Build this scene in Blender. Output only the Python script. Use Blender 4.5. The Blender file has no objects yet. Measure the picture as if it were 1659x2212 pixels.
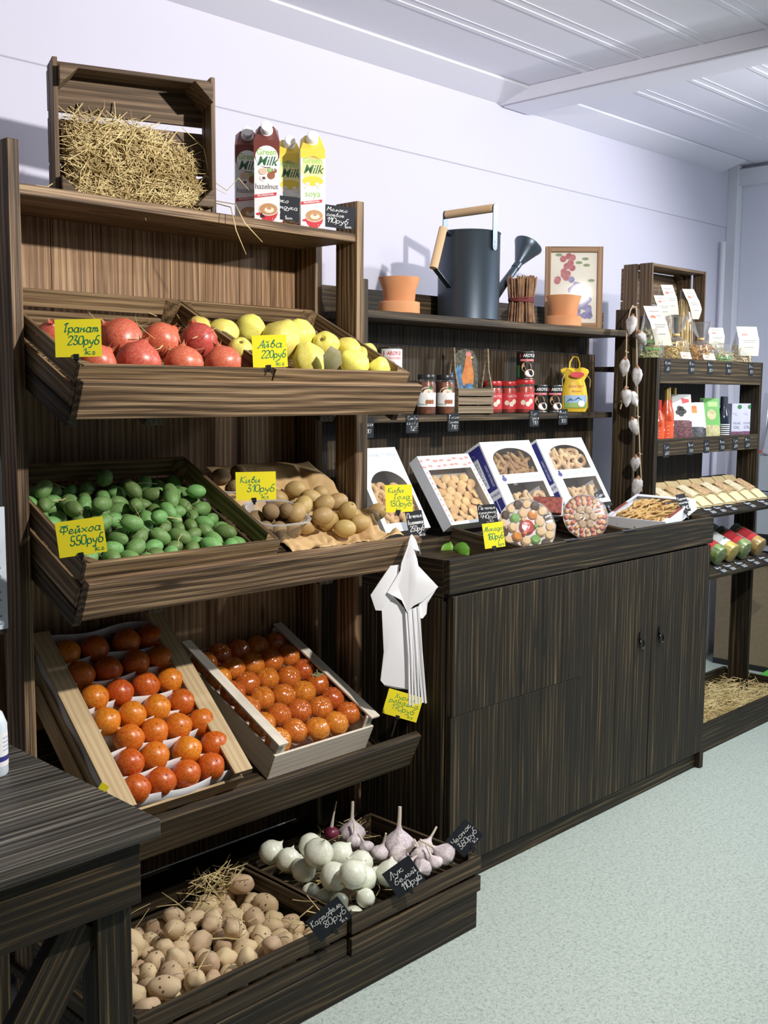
import bpy, bmesh, math, random
import numpy as np
from mathutils import Vector as V, Matrix, Euler, noise
S = bpy.context.scene
COL = S.collection
R = math.radians
rng = random.Random(7)

# ------------------------------------------------------------------ camera
YAW, PITCH, ROLL, FPX = 0.796186, 0.113283, 0.007048, 2315.83
CAM = V((0, 0, 1.5))
fw = V((math.sin(YAW)*math.cos(PITCH), math.cos(YAW)*math.cos(PITCH), -math.sin(PITCH)))
r0 = V((math.cos(YAW), -math.sin(YAW), 0)); u0 = r0.cross(fw)
rt = r0*math.cos(ROLL) + u0*math.sin(ROLL); up = -r0*math.sin(ROLL) + u0*math.cos(ROLL)
cd = bpy.data.cameras.new('camera'); cam = bpy.data.objects.new('camera', cd); COL.objects.link(cam)
cam.matrix_world = Matrix((( rt.x, up.x, -fw.x, CAM.x), (rt.y, up.y, -fw.y, CAM.y), (rt.z, up.z, -fw.z, CAM.z), (0, 0, 0, 1)))
cd.sensor_fit = 'HORIZONTAL'; cd.sensor_width = 36; cd.lens = FPX*36/1659; cd.clip_start = .05
S.camera = cam

# ------------------------------------------------------------------ light and exposure
S.view_settings.view_transform = 'Standard'; S.view_settings.look = 'None'
S.view_settings.gamma = 1; S.view_settings.use_curve_mapping = False
S.view_settings.exposure = 0.0
w = bpy.data.worlds.new('world'); S.world = w; w.use_nodes = True
w.node_tree.nodes['Background'].inputs[0].default_value = (.84, .95, 1.0, 1)
w.node_tree.nodes['Background'].inputs[1].default_value = .05
def spot(name, loc, aim, watts, color, size=130, radius=.03):
    l = bpy.data.lights.new(name, 'SPOT'); l.energy = watts; l.color = color
    l.spot_size = R(size); l.spot_blend = .6; l.shadow_soft_size = radius
    o = bpy.data.objects.new(name, l); COL.objects.link(o); o.location = loc
    o.rotation_euler = (V(aim)-V(loc)).to_track_quat('-Z', 'Y').to_euler()
    return o
spot('track_spot', (2.0, .4, 2.42), (1.95, 2.4, 1.35), 225, (1, .95, .90))
spot('track_spot', (4.5, 1.1, 2.45), (3.9, 2.5, 1.6), 95, (.97, .97, 1), 118)
def overhead_fill(loc, sx, sy, watts):  # unseen soft area light overhead, added to keep the floor bright
    l = bpy.data.lights.new('ceiling_panel_light', 'AREA'); l.shape = 'RECTANGLE'; l.size = sx; l.size_y = sy
    l.energy = watts; l.color = (.86, .97, 1)
    o = bpy.data.objects.new('ceiling_panel_light', l); COL.objects.link(o); o.location = loc
overhead_fill((4.5, .5, 2.5), 1.2, .3, 26)
def bulb(loc, watts):  # unseen point light, added to brighten the ceiling and right wall
    l = bpy.data.lights.new('point_fill_light', 'POINT'); l.energy = watts; l.color = (.88, .97, 1); l.shadow_soft_size = .12
    o = bpy.data.objects.new('point_fill_light', l); COL.objects.link(o); o.location = loc
bulb((4.7, .3, 2.2), 32)

# ------------------------------------------------------------------ pixel -> place
def ray(x, y): return fw*FPX + rt*(x-829.5) - up*(y-1106)
def AX(x, y, X): d = ray(x, y); return CAM + d*((X-CAM.x)/d.x)
def AY(x, y, Y): d = ray(x, y); return CAM + d*((Y-CAM.y)/d.y)
def AZ(x, y, Z): d = ray(x, y); return CAM + d*((Z-CAM.z)/d.z)
def AP(x, y, p, n): d = ray(x, y); n = V(n); return CAM + d*((V(p)-CAM).dot(n)/d.dot(n))
def PX(P):
    d = V(P)-CAM; return (829.5+FPX*d.dot(rt)/d.dot(fw), 1106-FPX*d.dot(up)/d.dot(fw))
def mpp(P): return (V(P)-CAM).dot(fw)/FPX      # metres per pixel at P

# ------------------------------------------------------------------ materials
MATS = {}
def nt(m): return m.node_tree.nodes, m.node_tree.links
def pbr(name, col, rough=.5, metal=0, spec=.5, noise_amt=0, nscale=20, col2=None, bump=0, bscale=60, trans=0, alpha=1, coat=0, sub=0, objvar=0, detail=4, ramp=(.35, .65)):
    if name in MATS: return MATS[name]
    m = bpy.data.materials.new(name); m.use_nodes = True; N, L = nt(m); b = N['Principled BSDF']
    b.inputs['Base Color'].default_value = (*col, 1); b.inputs['Roughness'].default_value = rough
    b.inputs['Metallic'].default_value = metal; b.inputs['Specular IOR Level'].default_value = spec
    b.inputs['Coat Weight'].default_value = coat; b.inputs['Coat Roughness'].default_value = .1
    if trans: b.inputs['Transmission Weight'].default_value = trans
    if alpha < 1: b.inputs['Alpha'].default_value = alpha
    if sub: b.inputs['Subsurface Weight'].default_value = sub; b.inputs['Subsurface Radius'].default_value = (.02, .01, .006); b.inputs['Subsurface Scale'].default_value = .5
    out = None
    if col2 or bump or objvar:
        tc = N.new('ShaderNodeTexCoord'); oi = N.new('ShaderNodeObjectInfo')
        ad = N.new('ShaderNodeVectorMath'); ad.operation = 'MULTIPLY_ADD'
        L.new(oi.outputs['Random'], ad.inputs[0]); ad.inputs[1].default_value = (37, 53, 71); L.new(tc.outputs['Object'], ad.inputs[2])
    if col2:
        n = N.new('ShaderNodeTexNoise'); n.inputs['Scale'].default_value = nscale; n.inputs['Detail'].default_value = detail; L.new(ad.outputs[0], n.inputs[0])
        r = N.new('ShaderNodeValToRGB'); r.color_ramp.elements[0].position = ramp[0]; r.color_ramp.elements[1].position = ramp[1]
        r.color_ramp.elements[0].color = (*col, 1); r.color_ramp.elements[1].color = (*col2, 1)
        L.new(n.outputs['Fac'], r.inputs[0]); out = r.outputs[0]
    if objvar:
        h = N.new('ShaderNodeHueSaturation'); mr = N.new('ShaderNodeMapRange')
        mr.inputs[3].default_value = 1-objvar; mr.inputs[4].default_value = 1+objvar
        L.new(oi.outputs['Random'], mr.inputs[0]); L.new(mr.outputs[0], h.inputs['Value'])
        mh = N.new('ShaderNodeMapRange'); mh.inputs[3].default_value = .5-objvar*.08; mh.inputs[4].default_value = .5+objvar*.08
        L.new(oi.outputs['Random'], mh.inputs[0]); L.new(mh.outputs[0], h.inputs['Hue'])
        if out: L.new(out, h.inputs['Color'])
        else: h.inputs['Color'].default_value = (*col, 1)
        out = h.outputs[0]
    if out: L.new(out, b.inputs['Base Color'])
    if bump:
        n2 = N.new('ShaderNodeTexNoise'); n2.inputs['Scale'].default_value = bscale; L.new(ad.outputs[0], n2.inputs[0])
        bp = N.new('ShaderNodeBump'); bp.inputs['Strength'].default_value = bump; bp.inputs['Distance'].default_value = .003
        L.new(n2.outputs['Fac'], bp.inputs['Height']); L.new(bp.outputs[0], b.inputs['Normal'])
    MATS[name] = m; return m

def wood(name, dark, mid, light, rough=.6, p=(.30, .52, .74), fine=.75, knots=True):
    """stained planks: grain runs along x of the plank coordinates kept in the attribute gc"""
    if name in MATS: return MATS[name]
    m = bpy.data.materials.new(name); m.use_nodes = True; N, L = nt(m); b = N['Principled BSDF']
    at = N.new('ShaderNodeAttribute'); at.attribute_name = 'gc'
    wn = N.new('ShaderNodeTexNoise'); wn.inputs['Scale'].default_value = 3.2; wn.inputs['Detail'].default_value = 2
    mp = N.new('ShaderNodeMapping'); mp.inputs['Scale'].default_value = (.45, 4, 4); L.new(at.outputs['Vector'], mp.inputs[0]); L.new(mp.outputs[0], wn.inputs[0])
    # rings: distance across the plank disturbed by the slow noise
    sx = N.new('ShaderNodeSeparateXYZ'); L.new(at.outputs['Vector'], sx.inputs[0])
    a1 = N.new('ShaderNodeMath'); a1.operation = 'MULTIPLY_ADD'; L.new(wn.outputs['Fac'], a1.inputs[0]); a1.inputs[1].default_value = 16; 
    a2 = N.new('ShaderNodeMath'); a2.operation = 'MULTIPLY'; L.new(sx.outputs['Y'], a2.inputs[0]); a2.inputs[1].default_value = 330
    a2b = N.new('ShaderNodeMath'); a2b.operation = 'MULTIPLY_ADD'; L.new(sx.outputs['Z'], a2b.inputs[0]); a2b.inputs[1].default_value = 200; L.new(a2.outputs[0], a2b.inputs[2])
    L.new(a2b.outputs[0], a1.inputs[2])
    s = N.new('ShaderNodeMath'); s.operation = 'SINE'; L.new(a1.outputs[0], s.inputs[0])
    fn = N.new('ShaderNodeTexNoise'); fn.inputs['Scale'].default_value = 1; fn.inputs['Detail'].default_value = 5
    mp2 = N.new('ShaderNodeMapping'); mp2.inputs['Scale'].default_value = (3.5, 300, 300); L.new(at.outputs['Vector'], mp2.inputs[0]); L.new(mp2.outputs[0], fn.inputs[0])
    bn = N.new('ShaderNodeTexNoise'); bn.inputs['Scale'].default_value = 4; mp3 = N.new('ShaderNodeMapping'); mp3.inputs['Scale'].default_value = (.35, 6, 6); L.new(at.outputs['Vector'], mp3.inputs[0]); L.new(mp3.outputs[0], bn.inputs[0])
    c1 = N.new('ShaderNodeMath'); c1.operation = 'MULTIPLY_ADD'; L.new(s.outputs[0], c1.inputs[0]); c1.inputs[1].default_value = .085
    c2 = N.new('ShaderNodeMath'); c2.operation = 'MULTIPLY_ADD'; L.new(fn.outputs['Fac'], c2.inputs[0]); c2.inputs[1].default_value = fine; c2.inputs[2].default_value = .5-fine*.5
    c3 = N.new('ShaderNodeMath'); c3.operation = 'MULTIPLY_ADD'; L.new(bn.outputs['Fac'], c3.inputs[0]); c3.inputs[1].default_value = .36; c3.inputs[2].default_value = -.18
    c4 = N.new('ShaderNodeMath'); c4.operation = 'ADD'; L.new(c2.outputs[0], c4.inputs[0]); L.new(c3.outputs[0], c4.inputs[1]); L.new(c4.outputs[0], c1.inputs[2])
    fac = c1.outputs[0]
    if knots:
        vo = N.new('ShaderNodeTexVoronoi'); vo.inputs['Scale'].default_value = 1; mp4 = N.new('ShaderNodeMapping'); mp4.inputs['Scale'].default_value = (3.1, 9, 9); L.new(at.outputs['Vector'], mp4.inputs[0]); L.new(mp4.outputs[0], vo.inputs[0])
        kr = N.new('ShaderNodeMapRange'); kr.inputs[1].default_value = .03; kr.inputs[2].default_value = .13; kr.inputs[3].default_value = -.22; kr.inputs[4].default_value = 0; L.new(vo.outputs['Distance'], kr.inputs[0])
        k2 = N.new('ShaderNodeMath'); k2.operation = 'ADD'; L.new(fac, k2.inputs[0]); L.new(kr.outputs[0], k2.inputs[1]); fac = k2.outputs[0]
    r = N.new('ShaderNodeValToRGB'); e = r.color_ramp.elements; e[0].position = p[0]; e[0].color = (*dark, 1); e[1].position = p[2]; e[1].color = (*light, 1)
    x = e.new(p[1]); x.color = (*mid, 1); L.new(fac, r.inputs[0]); L.new(r.outputs[0], b.inputs['Base Color'])
    b.inputs['Roughness'].default_value = rough; b.inputs['Specular IOR Level'].default_value = .3
    bp = N.new('ShaderNodeBump'); bp.inputs['Strength'].default_value = .35; bp.inputs['Distance'].default_value = .002; L.new(fac, bp.inputs['Height']); L.new(bp.outputs[0], b.inputs['Normal'])
    MATS[name] = m; return m

W_STAND = wood('stained_wood', (.040, .023, .011), (.155, .095, .05), (.40, .275, .16), p=(.36, .52, .70))
W_PANEL = wood('stained_panel', (.075, .036, .015), (.27, .155, .078), (.52, .34, .19), p=(.26, .5, .74))
W_DARK = wood('dark_stained_wood', (.008, .0065, .004), (.024, .017, .0085), (.19, .13, .06), p=(.34, .57, .80))
W_CRATE = wood('crate_wood', (.045, .028, .014), (.19, .12, .06), (.40, .28, .15))
W_CRATED = wood('dark_crate_wood', (.015, .010, .006), (.048, .033, .017), (.19, .13, .065), p=(.32, .55, .78))
W_BROWN = wood('brown_crate_wood', (.045, .028, .017), (.13, .085, .05), (.25, .17, .105))
W_PINE = wood('pine_slats', (.34, .23, .12), (.55, .40, .22), (.68, .53, .33), p=(.2, .5, .8), fine=.35, knots=False)
W_POP = wood('poplar_slats', (.62, .54, .42), (.76, .69, .57), (.84, .78, .68), p=(.2, .5, .8), fine=.3, knots=False)
W_GREY = wood('weathered_grey_wood', (.11, .08, .05), (.24, .18, .115), (.36, .28, .19), p=(.25, .5, .75), knots=False)
W_TABLE = wood('worn_black_wood', (.018, .0165, .0145), (.085, .076, .064), (.33, .30, .24), p=(.34, .58, .82), rough=.5)
W_FRAME = wood('frame_wood', (.16, .09, .045), (.27, .16, .085), (.36, .23, .13), knots=False)
W_GRIP = wood('grip_wood', (.50, .33, .17), (.62, .43, .24), (.70, .51, .31), fine=.3, knots=False)
STRAW = pbr('straw', (.42, .30, .11), .7, col2=(.80, .66, .34), nscale=14, ramp=(.3, .7))
BLACK = pbr('black_plastic', (.012, .012, .013), .45)
CARD_Y = pbr('yellow_card', (.93, .80, .03), .6, spec=.2)
CARD_B = pbr('chalk_card', (.018, .022, .028), .65, spec=.2)
INK_G = pbr('green_ink', (.01, .30, .16), .5)
INK_W = pbr('white_ink', (.9, .9, .9), .6)
STEEL = pbr('screw_steel', (.45, .45, .44), .35, metal=1)

# ------------------------------------------------------------------ mesh building
class MB:
    def __init__(s): s.v = []; s.f = []; s.g = []; s.mi = []; s.sm = []; s.mats = []
    def _m(s, mat):
        if mat not in s.mats: s.mats.append(mat)
        return s.mats.index(mat)
    def add(s, verts, faces, mat=None, g=None, smooth=False):
        o = len(s.v); s.v += [V(v) for v in verts]; s.f += [[i+o for i in f] for f in faces]
        s.g += ([V(x) for x in g] if g else [V(v) for v in verts]); s.mi += [s._m(mat)]*len(faces); s.sm += [smooth]*len(faces); return s
    def box(s, c, d, rot=None, mat=None, grain=None):
        c = V(c); h = V(d)/2; off = V((rng.uniform(-9, 9), rng.uniform(-9, 9), rng.uniform(-9, 9)))
        if grain is None: grain = max(range(3), key=lambda i: d[i])
        ax = [grain]+[i for i in range(3) if i != grain]
        if d[ax[1]] < d[ax[2]]: ax = [ax[0], ax[2], ax[1]]
        lv = [V((h.x*a, h.y*b, h.z*e)) for a in (-1, 1) for b in (-1, 1) for e in (-1, 1)]
        vs = [(rot @ v if rot is not None else v)+c for v in lv]
        g = [V((v[ax[0]], v[ax[1]], v[ax[2]]))+off for v in lv]
        return s.add(vs, [(0, 1, 3, 2), (4, 6, 7, 5), (0, 4, 5, 1), (2, 3, 7, 6), (0, 2, 6, 4), (1, 5, 7, 3)], mat, g)
    def bb(s, x0, x1, y0, y1, z0, z1, mat=None, grain=None):
        return s.box(((x0+x1)/2, (y0+y1)/2, (z0+z1)/2), (abs(x1-x0), abs(y1-y0), abs(z1-z0)), None, mat, grain)
    def bar(s, a, b, w, t, nrm=(0, 0, 1), mat=None):
        """plank from a to b, w wide, t thick along nrm"""
        a = V(a); b = V(b); ex = (b-a).normalized(); ez = V(nrm); ez = (ez-ex*ez.dot(ex)).normalized(); ey = ez.cross(ex)
        M = Matrix((ex, ey, ez)).transposed(); return s.box((a+b)/2, ((b-a).length, w, t), M, mat, 0)
    def poly(s, pts, h, mat=None, frame=None, smooth=False, off=0):
        """outline in x,y pulled from z=off to off+h; frame = 4x4"""
        n = len(pts); vs = [V((p[0], p[1], off)) for p in pts]+[V((p[0], p[1], off+h)) for p in pts]
        g = list(vs)
        if frame is not None: vs = [frame @ v for v in vs]
        fs = [list(range(n))[::-1], list(range(n, 2*n))]+[(i, (i+1) % n, n+(i+1) % n, n+i) for i in range(n)]
        return s.add(vs, fs, mat, g, smooth)
    def flat(s, pts, mat=None, frame=None, z=0):
        vs = [V((p[0], p[1], z)) for p in pts]
        if frame is not None: vs = [frame @ v for v in vs]
        return s.add(vs, [list(range(len(pts)))], mat)
    def tube(s, pts, r, seg=8, mat=None, cap=True, smooth=True, flatk=1):
        pts = [V(p) for p in pts]; n = len(pts); rs = r if isinstance(r, (list, tuple)) else [r]*n
        vs = []; g = []; t0 = (pts[1]-pts[0]).normalized(); nrm = t0.orthogonal().normalized(); dist = 0; o = rng.uniform(-9, 9)
        for i, p in enumerate(pts):
            t = ((pts[min(i+1, n-1)]-pts[max(i-1, 0)])).normalized()
            nrm = (nrm-t*nrm.dot(t)).normalized(); bi = t.cross(nrm)
            if i: dist += (p-pts[i-1]).length
            for k in range(seg):
                a = 2*math.pi*k/seg; d = nrm*math.cos(a)*rs[i]+bi*math.sin(a)*rs[i]*flatk
                vs.append(p+d); g.append(V((dist+o, math.cos(a)*rs[i], math.sin(a)*rs[i])))
        fs = [(i*seg+k, i*seg+(k+1) % seg, (i+1)*seg+(k+1) % seg, (i+1)*seg+k) for i in range(n-1) for k in range(seg)]
        if cap: fs += [list(range(seg))[::-1], [(n-1)*seg+k for k in range(seg)]]
        return s.add(vs, fs, mat, g, smooth)
    def lathe(s, prof, seg=32, mat=None, frame=None, smooth=True, deform=None):
        vs = []
        for (r, z) in prof:
            for k in range(seg):
                a = 2*math.pi*k/seg; v = V((r*math.cos(a), r*math.sin(a), z))
                if deform: v = deform(v, a)
                vs.append(frame @ v if frame is not None else v)
        n = len(prof)
        fs = [(i*seg+k, i*seg+(k+1) % seg, (i+1)*seg+(k+1) % seg, (i+1)*seg+k) for i in range(n-1) for k in range(seg)]
        fs += [list(range(seg))[::-1], [(n-1)*seg+k for k in range(seg)]]
        return s.add(vs, fs, mat, None, smooth)
    def blob(s, c, rad, seg=16, rings=10, mat=None, M=None, nz=0, ns=8, seed=0):
        vs = [V((0, 0, -1))]
        for i in range(1, rings):
            t = math.pi*i/rings
            for k in range(seg):
                a = 2*math.pi*k/seg; vs.append(V((math.sin(t)*math.cos(a), math.sin(t)*math.sin(a), -math.cos(t))))
        vs.append(V((0, 0, 1))); out = []
        for v in vs:
            q = V((v.x*rad[0], v.y*rad[1], v.z*rad[2]))
            if nz: q *= 1+nz*noise.noise(v*ns*.25+V((seed*3.1, seed*1.7, seed)))
            if M is not None: q = M @ q
            out.append(q+V(c))
        fs = [(0, 1+(k+1) % seg, 1+k) for k in range(seg)]
        for i in range(rings-2):
            for k in range(seg): fs.append((1+i*seg+k, 1+i*seg+(k+1) % seg, 1+(i+1)*seg+(k+1) % seg, 1+(i+1)*seg+k))
        l = len(vs)-1; fs += [(l, 1+(rings-2)*seg+k, 1+(rings-2)*seg+(k+1) % seg) for k in range(seg)]
        return s.add(out, fs, mat, None, True)
    def mesh(s, name):
        me = bpy.data.meshes.new(name); me.from_pydata([tuple(v) for v in s.v], [], s.f)
        for m in s.mats: me.materials.append(m)
        me.polygons.foreach_set('material_index', s.mi); me.polygons.foreach_set('use_smooth', s.sm)
        at = me.attributes.new('gc', 'FLOAT_VECTOR', 'POINT'); at.data.foreach_set('vector', [x for v in s.g for x in v])
        me.update(); me.set_sharp_from_angle(angle=R(42)); return me
WM = {}
def mat_of(o): return WM.get(o.name, Matrix.Identity(4))
def thing(name, label, cat, loc=(0, 0, 0), M=None, group=None, rotz=0):
    o = bpy.data.objects.new(name, None); o.empty_display_size = .02; COL.objects.link(o)
    if M is None: M = Matrix.Translation(V(loc)) @ Matrix.Rotation(rotz, 4, 'Z')
    o.matrix_world = M; WM[o.name] = M.copy(); o['label'] = label; o['category'] = cat
    if group: o['group'] = group
    return o
def part(mb, name, parent=None, bevel=0, world=False, label=None, kind=None, subsurf=0):
    me = mb.mesh(name) if isinstance(mb, MB) else mb
    o = bpy.data.objects.new(name, me); COL.objects.link(o)
    if parent is not None:
        o.parent = parent
        M = mat_of(parent)
        if world: me.transform(M.inverted())
        WM[o.name] = M.copy()
    if bevel:
        b = o.modifiers.new('bevel', 'BEVEL'); b.width = bevel; b.segments = 2; b.limit_method = 'ANGLE'; b.angle_limit = R(50); b.harden_normals = False
    if subsurf:
        ss = o.modifiers.new('subsurf', 'SUBSURF'); ss.levels = subsurf; ss.render_levels = subsurf
    if label: o['label'] = label
    if kind: o['kind'] = kind
    return o
def single(mb, name, label, cat, group=None, M=None, kind=None, **k):
    """a thing that is one mesh; vertices are local to M"""
    o = part(mb, name, None, **k); M = M if M is not None else Matrix.Identity(4)
    o.matrix_world = M; WM[o.name] = M.copy(); o['label'] = label; o['category'] = cat
    if group: o['group'] = group
    if kind: o['kind'] = kind
    return o
def copy_tree(o, M=None, label=None, parent=None):
    c = o.copy(); COL.objects.link(c)
    if parent is not None: c.parent = parent
    if M is not None: c.matrix_world = M; WM[c.name] = M.copy()
    if label: c['label'] = label
    for ch in list(o.children): copy_tree(ch, None, None, c)
    return c
def structure(mb, name, **k):
    o = part(mb, name, None, **k); o['kind'] = 'structure'; return o
def FR(o, ex, ey, ez=None):
    ex = V(ex).normalized(); ey = V(ey); ey = (ey-ex*ey.dot(ex)).normalized(); ez = ex.cross(ey); o = V(o)
    return Matrix(((ex.x, ey.x, ez.x, o.x), (ex.y, ey.y, ez.y, o.y), (ex.z, ey.z, ez.z, o.z), (0, 0, 0, 1)))
def TR(loc, rz=0, rx=0, ry=0, s=1): return Matrix.Translation(V(loc)) @ Euler((rx, ry, rz)).to_matrix().to_4x4() @ Matrix.Scale(s, 4)
ORD = ['first', 'second', 'third', 'fourth', 'fifth', 'sixth', 'seventh', 'eighth', 'ninth', 'tenth', 'eleventh', 'twelfth', 'thirteenth', 'fourteenth', 'fifteenth', 'sixteenth', 'seventeenth', 'eighteenth', 'nineteenth', 'twentieth']

# ------------------------------------------------------------------ writing
GL = {}
for k, s_ in {'а': '44 35 15 03 12 32 44 45 42 52', 'б': '48 28 16 04 03 12 32 43 44 35 15', 'в': '03 17 28 27 15 05 25 34 33 22 12 03', 'г': '04 15 24 13 12 22 33', 'д': '44 35 15 03 12 32 44 45 40 20 11 43',
 'е': '03 34 25 15 03 12 32 43', 'ж': '05 24 02;45 24 42;25 22', 'з': '15 35 34 23 33 31 10 01 43', 'и': '05 02 12 35 32 43', 'й': '05 02 12 35 32 43;17 26 37', 'к': '05 02;35 04 32 43', 'л': '02 12 35 32 43',
 'м': '02 12 15 23 45 42 53', 'н': '05 02;04 34;35 32 43', 'о': '25 14 03 12 32 44 35 25', 'п': '02 05;04 15 25 34 32 43', 'р': '05 00;04 15 35 43 32 12 03', 'с': '44 35 15 03 12 32 43', 'т': '02 05;04 15 24 22;24 35 44 42 53',
 'у': '05 13 33;45 20 00', 'ф': '28 20;25 05 03 22 43 45 25', 'х': '05 42;45 02', 'ц': '05 02 32 35 32 42 41', 'ч': '05 14 34;35 32', 'ш': '05 02 22 25 22 42 45 42 53', 'ь': '05 02 22 33 14 04', 'ы': '05 02 22 33 14 04;45 42', 'я': '45 42;45 25 14 23 43;23 02',
 'Г': '07 18 38 28 13 12 23', 'А': '02 12 48 42;24 44', 'Ф': '38 32;37 17 05 14 34 54 65 57 37;08 68', 'К': '08 02;48 05 42', 'Х': '08 42;48 02', 'М': '02 18 34 58 62', 'П': '02 08 58 52', 'Л': '02 12 38 42', 'Ч': '08 06 15 35;48 42', 'С': '47 38 18 05 03 12 32 43', 'Т': '08 58;28 22', 'В': '02 08 28 37 26 05 35 43 32 02',
 '0': '28 07 03 22 43 47 28', '1': '06 28 22', '2': '07 18 38 47 46 02 42', '3': '08 38 15 35 43 32 12 03', '4': '08 05 45;48 42', '5': '48 18 15 35 44 43 32 12 03', '6': '47 18 03 12 32 43 35 04', '7': '08 48 22;15 45', '8': '28 07 16 34 43 22 03 14 36 47 28', '9': '46 35 15 06 07 18 38 47 43 12'}.items():
    st = [[(int(p[0]), int(p[1])) for p in q.split()] for q in s_.split(';')]
    GL[k] = (max(p[0] for q in st for p in q), st)
def crom(pts, n=3):
    if len(pts) < 3: return pts
    out = []; P = [pts[0]]+list(pts)+[pts[-1]]
    for i in range(1, len(P)-2):
        for j in range(n):
            t = j/n; a, b, c, d = [V((*q, 0)) for q in P[i-1:i+3]]
            v = .5*((2*b)+(-a+c)*t+(2*a-5*b+4*c-d)*t*t+(-a+3*b-3*c+d)*t**3); out.append((v.x, v.y))
    return out+[pts[-1]]
def hand(mb, text, x, y, h, mat, frame, wt=.09, slant=.22, z=.0006, maxw=None):
    """handwriting made of pen strokes; x,y baseline start, h = capital height"""
    u = h/6; wid = sum((GL[c][0]+1.3)*u if c in GL else 2.6*u for c in text); sxx = min(1, maxw/wid) if maxw else 1
    cx = x; hw = h*wt/2
    for c in text:
        if c not in GL: cx += 2.6*u*sxx; continue
        gw, st = GL[c]
        for q in st:
            P = [(cx+(px+(py-2)*slant)*u*sxx, y+(py-2)*u) for px, py in crom(q)]
            for a, b in zip(P, P[1:]):
                d = V((b[0]-a[0], b[1]-a[1])); l = d.length
                if l < 1e-6: continue
                d /= l; n = V((-d.y, d.x))*hw; e = d*hw*.6; a_ = V(a)-e; b_ = V(b)+e
                mb.flat([a_-n, b_-n, b_+n, a_+n], mat, frame, z)
        cx += (gw+1.3)*u*sxx
def txt(text, size, depth=0, bold=0, shear=0):
    """printed lettering as flat polygons centred on 0,0 -> (verts, faces)"""
    cu = bpy.data.curves.new('lettering', 'FONT'); cu.body = text; cu.size = size; cu.align_x = 'CENTER'; cu.align_y = 'CENTER'; cu.offset = bold*size; cu.shear = shear; cu.resolution_u = 2
    o = bpy.data.objects.new('lettering', cu); COL.objects.link(o); bpy.context.view_layer.update()
    me = bpy.data.meshes.new_from_object(o.evaluated_get(bpy.context.evaluated_depsgraph_get()))
    vs = [v.co.copy() for v in me.vertices]; fs = [list(p.vertices) for p in me.polygons]
    bpy.data.objects.remove(o); bpy.data.curves.remove(cu); bpy.data.meshes.remove(me); return vs, fs
def put(mb, text, size, frame, x, y, mat, z=.0007, fit=None, bold=0, shear=0, rot=0, fn=None):
    vs, fs = txt(text, size, 0, bold, shear)
    if not vs: return
    wd = max(v.x for v in vs)-min(v.x for v in vs); k = min(1, fit/wd) if fit else 1
    M2 = Matrix.Rotation(rot, 4, 'Z')
    out = []
    for v in vs:
        q = M2 @ V((v.x*k, v.y, 0))+V((x, y, z)); q = fn(q) if fn else q
        out.append(frame @ q if frame is not None else q)
    mb.add(out, fs, mat)
def ell(cx, cy, rx, ry, n=20, a0=0, a1=2*math.pi):
    return [(cx+rx*math.cos(a0+(a1-a0)*i/n), cy+ry*math.sin(a0+(a1-a0)*i/n)) for i in range(n+(1 if a1-a0 < 6.28 else 0))]
def rect(x0, x1, y0, y1): return [(x0, y0), (x1, y0), (x1, y1), (x0, y1)]
def price_tag(label, bl, br, tl, Y, lines, kind='y', yaw=-38, tilt=8, group=None, clip=True, drop=.012, name='price_tag', wt=.1):
    """bl, br, tl corners as seen in the photo; stands at depth Y, turned yaw degrees"""
    n = Euler((R(-tilt), 0, R(yaw))).to_matrix() @ V((0, -1, 0)); p = AY((bl[0]+br[0])/2, (bl[1]+br[1])/2, Y)
    a, b, c = AP(*bl, p, n), AP(*br, p, n), AP(*tl, p, n)
    F = FR(a, b-a, c-a); W = (b-a).length; H = (c-a).dot(F.col[1].to_3d())
    t = thing(name, label, 'price tag', M=F, group=group)
    mb = MB(); mb.poly([(0, 0), (W, 0), (W, H), (0, H)], .0008, CARD_Y if kind == 'y' else CARD_B, off=-.0008); part(mb, 'card', t)
    mb = MB()
    for (s, x, y, h) in lines: hand(mb, s, x*W, y*H, h*H*.9, INK_G if kind == 'y' else INK_W, None, wt=wt, maxw=(.97-x)*W)
    part(mb, 'writing', t)
    if clip:
        cx = W*.45; mb = MB(); mb.bb(cx-.006, cx+.006, -.006, .006, -.004, .003, BLACK)
        mb.bb(cx-.003, cx+.003, -drop, 0, -.004, -.001, BLACK); part(mb, 'clip', t, bevel=.0008)
    return t
# ================================================================== THE ROOM
YW = 2.93; XW = AY(1584, 376, YW).x; ZC = AY(1083, 216, YW).z+.03
def floor_mat():
    m = bpy.data.materials.new('speckled_vinyl'); m.use_nodes = True; N, L = nt(m); b = N['Principled BSDF']
    tc = N.new('ShaderNodeTexCoord'); v = N.new('ShaderNodeTexVoronoi'); v.inputs['Scale'].default_value = 330; L.new(tc.outputs['Object'], v.inputs[0])
    n = N.new('ShaderNodeTexNoise'); n.inputs['Scale'].default_value = 90; n.inputs['Detail'].default_value = 5; L.new(tc.outputs['Object'], n.inputs[0])
    sp = N.new('ShaderNodeSeparateColor'); L.new(v.outputs['Color'], sp.inputs[0])
    ad = N.new('ShaderNodeMath'); ad.operation = 'MULTIPLY_ADD'; L.new(sp.outputs[0], ad.inputs[0]); ad.inputs[1].default_value = .55; L.new(n.outputs['Fac'], ad.inputs[2])
    r = N.new('ShaderNodeValToRGB'); e = r.color_ramp.elements; e[0].position = .42; e[0].color = (.28, .34, .30, 1); e[1].position = 1.02; e[1].color = (.54, .60, .545, 1)
    x = e.new(.62); x.color = (.42, .485, .435, 1); L.new(ad.outputs[0], r.inputs[0]); L.new(r.outputs[0], b.inputs['Base Color'])
    b.inputs['Roughness'].default_value = .42; b.inputs['Specular IOR Level'].default_value = .35; return m
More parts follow.
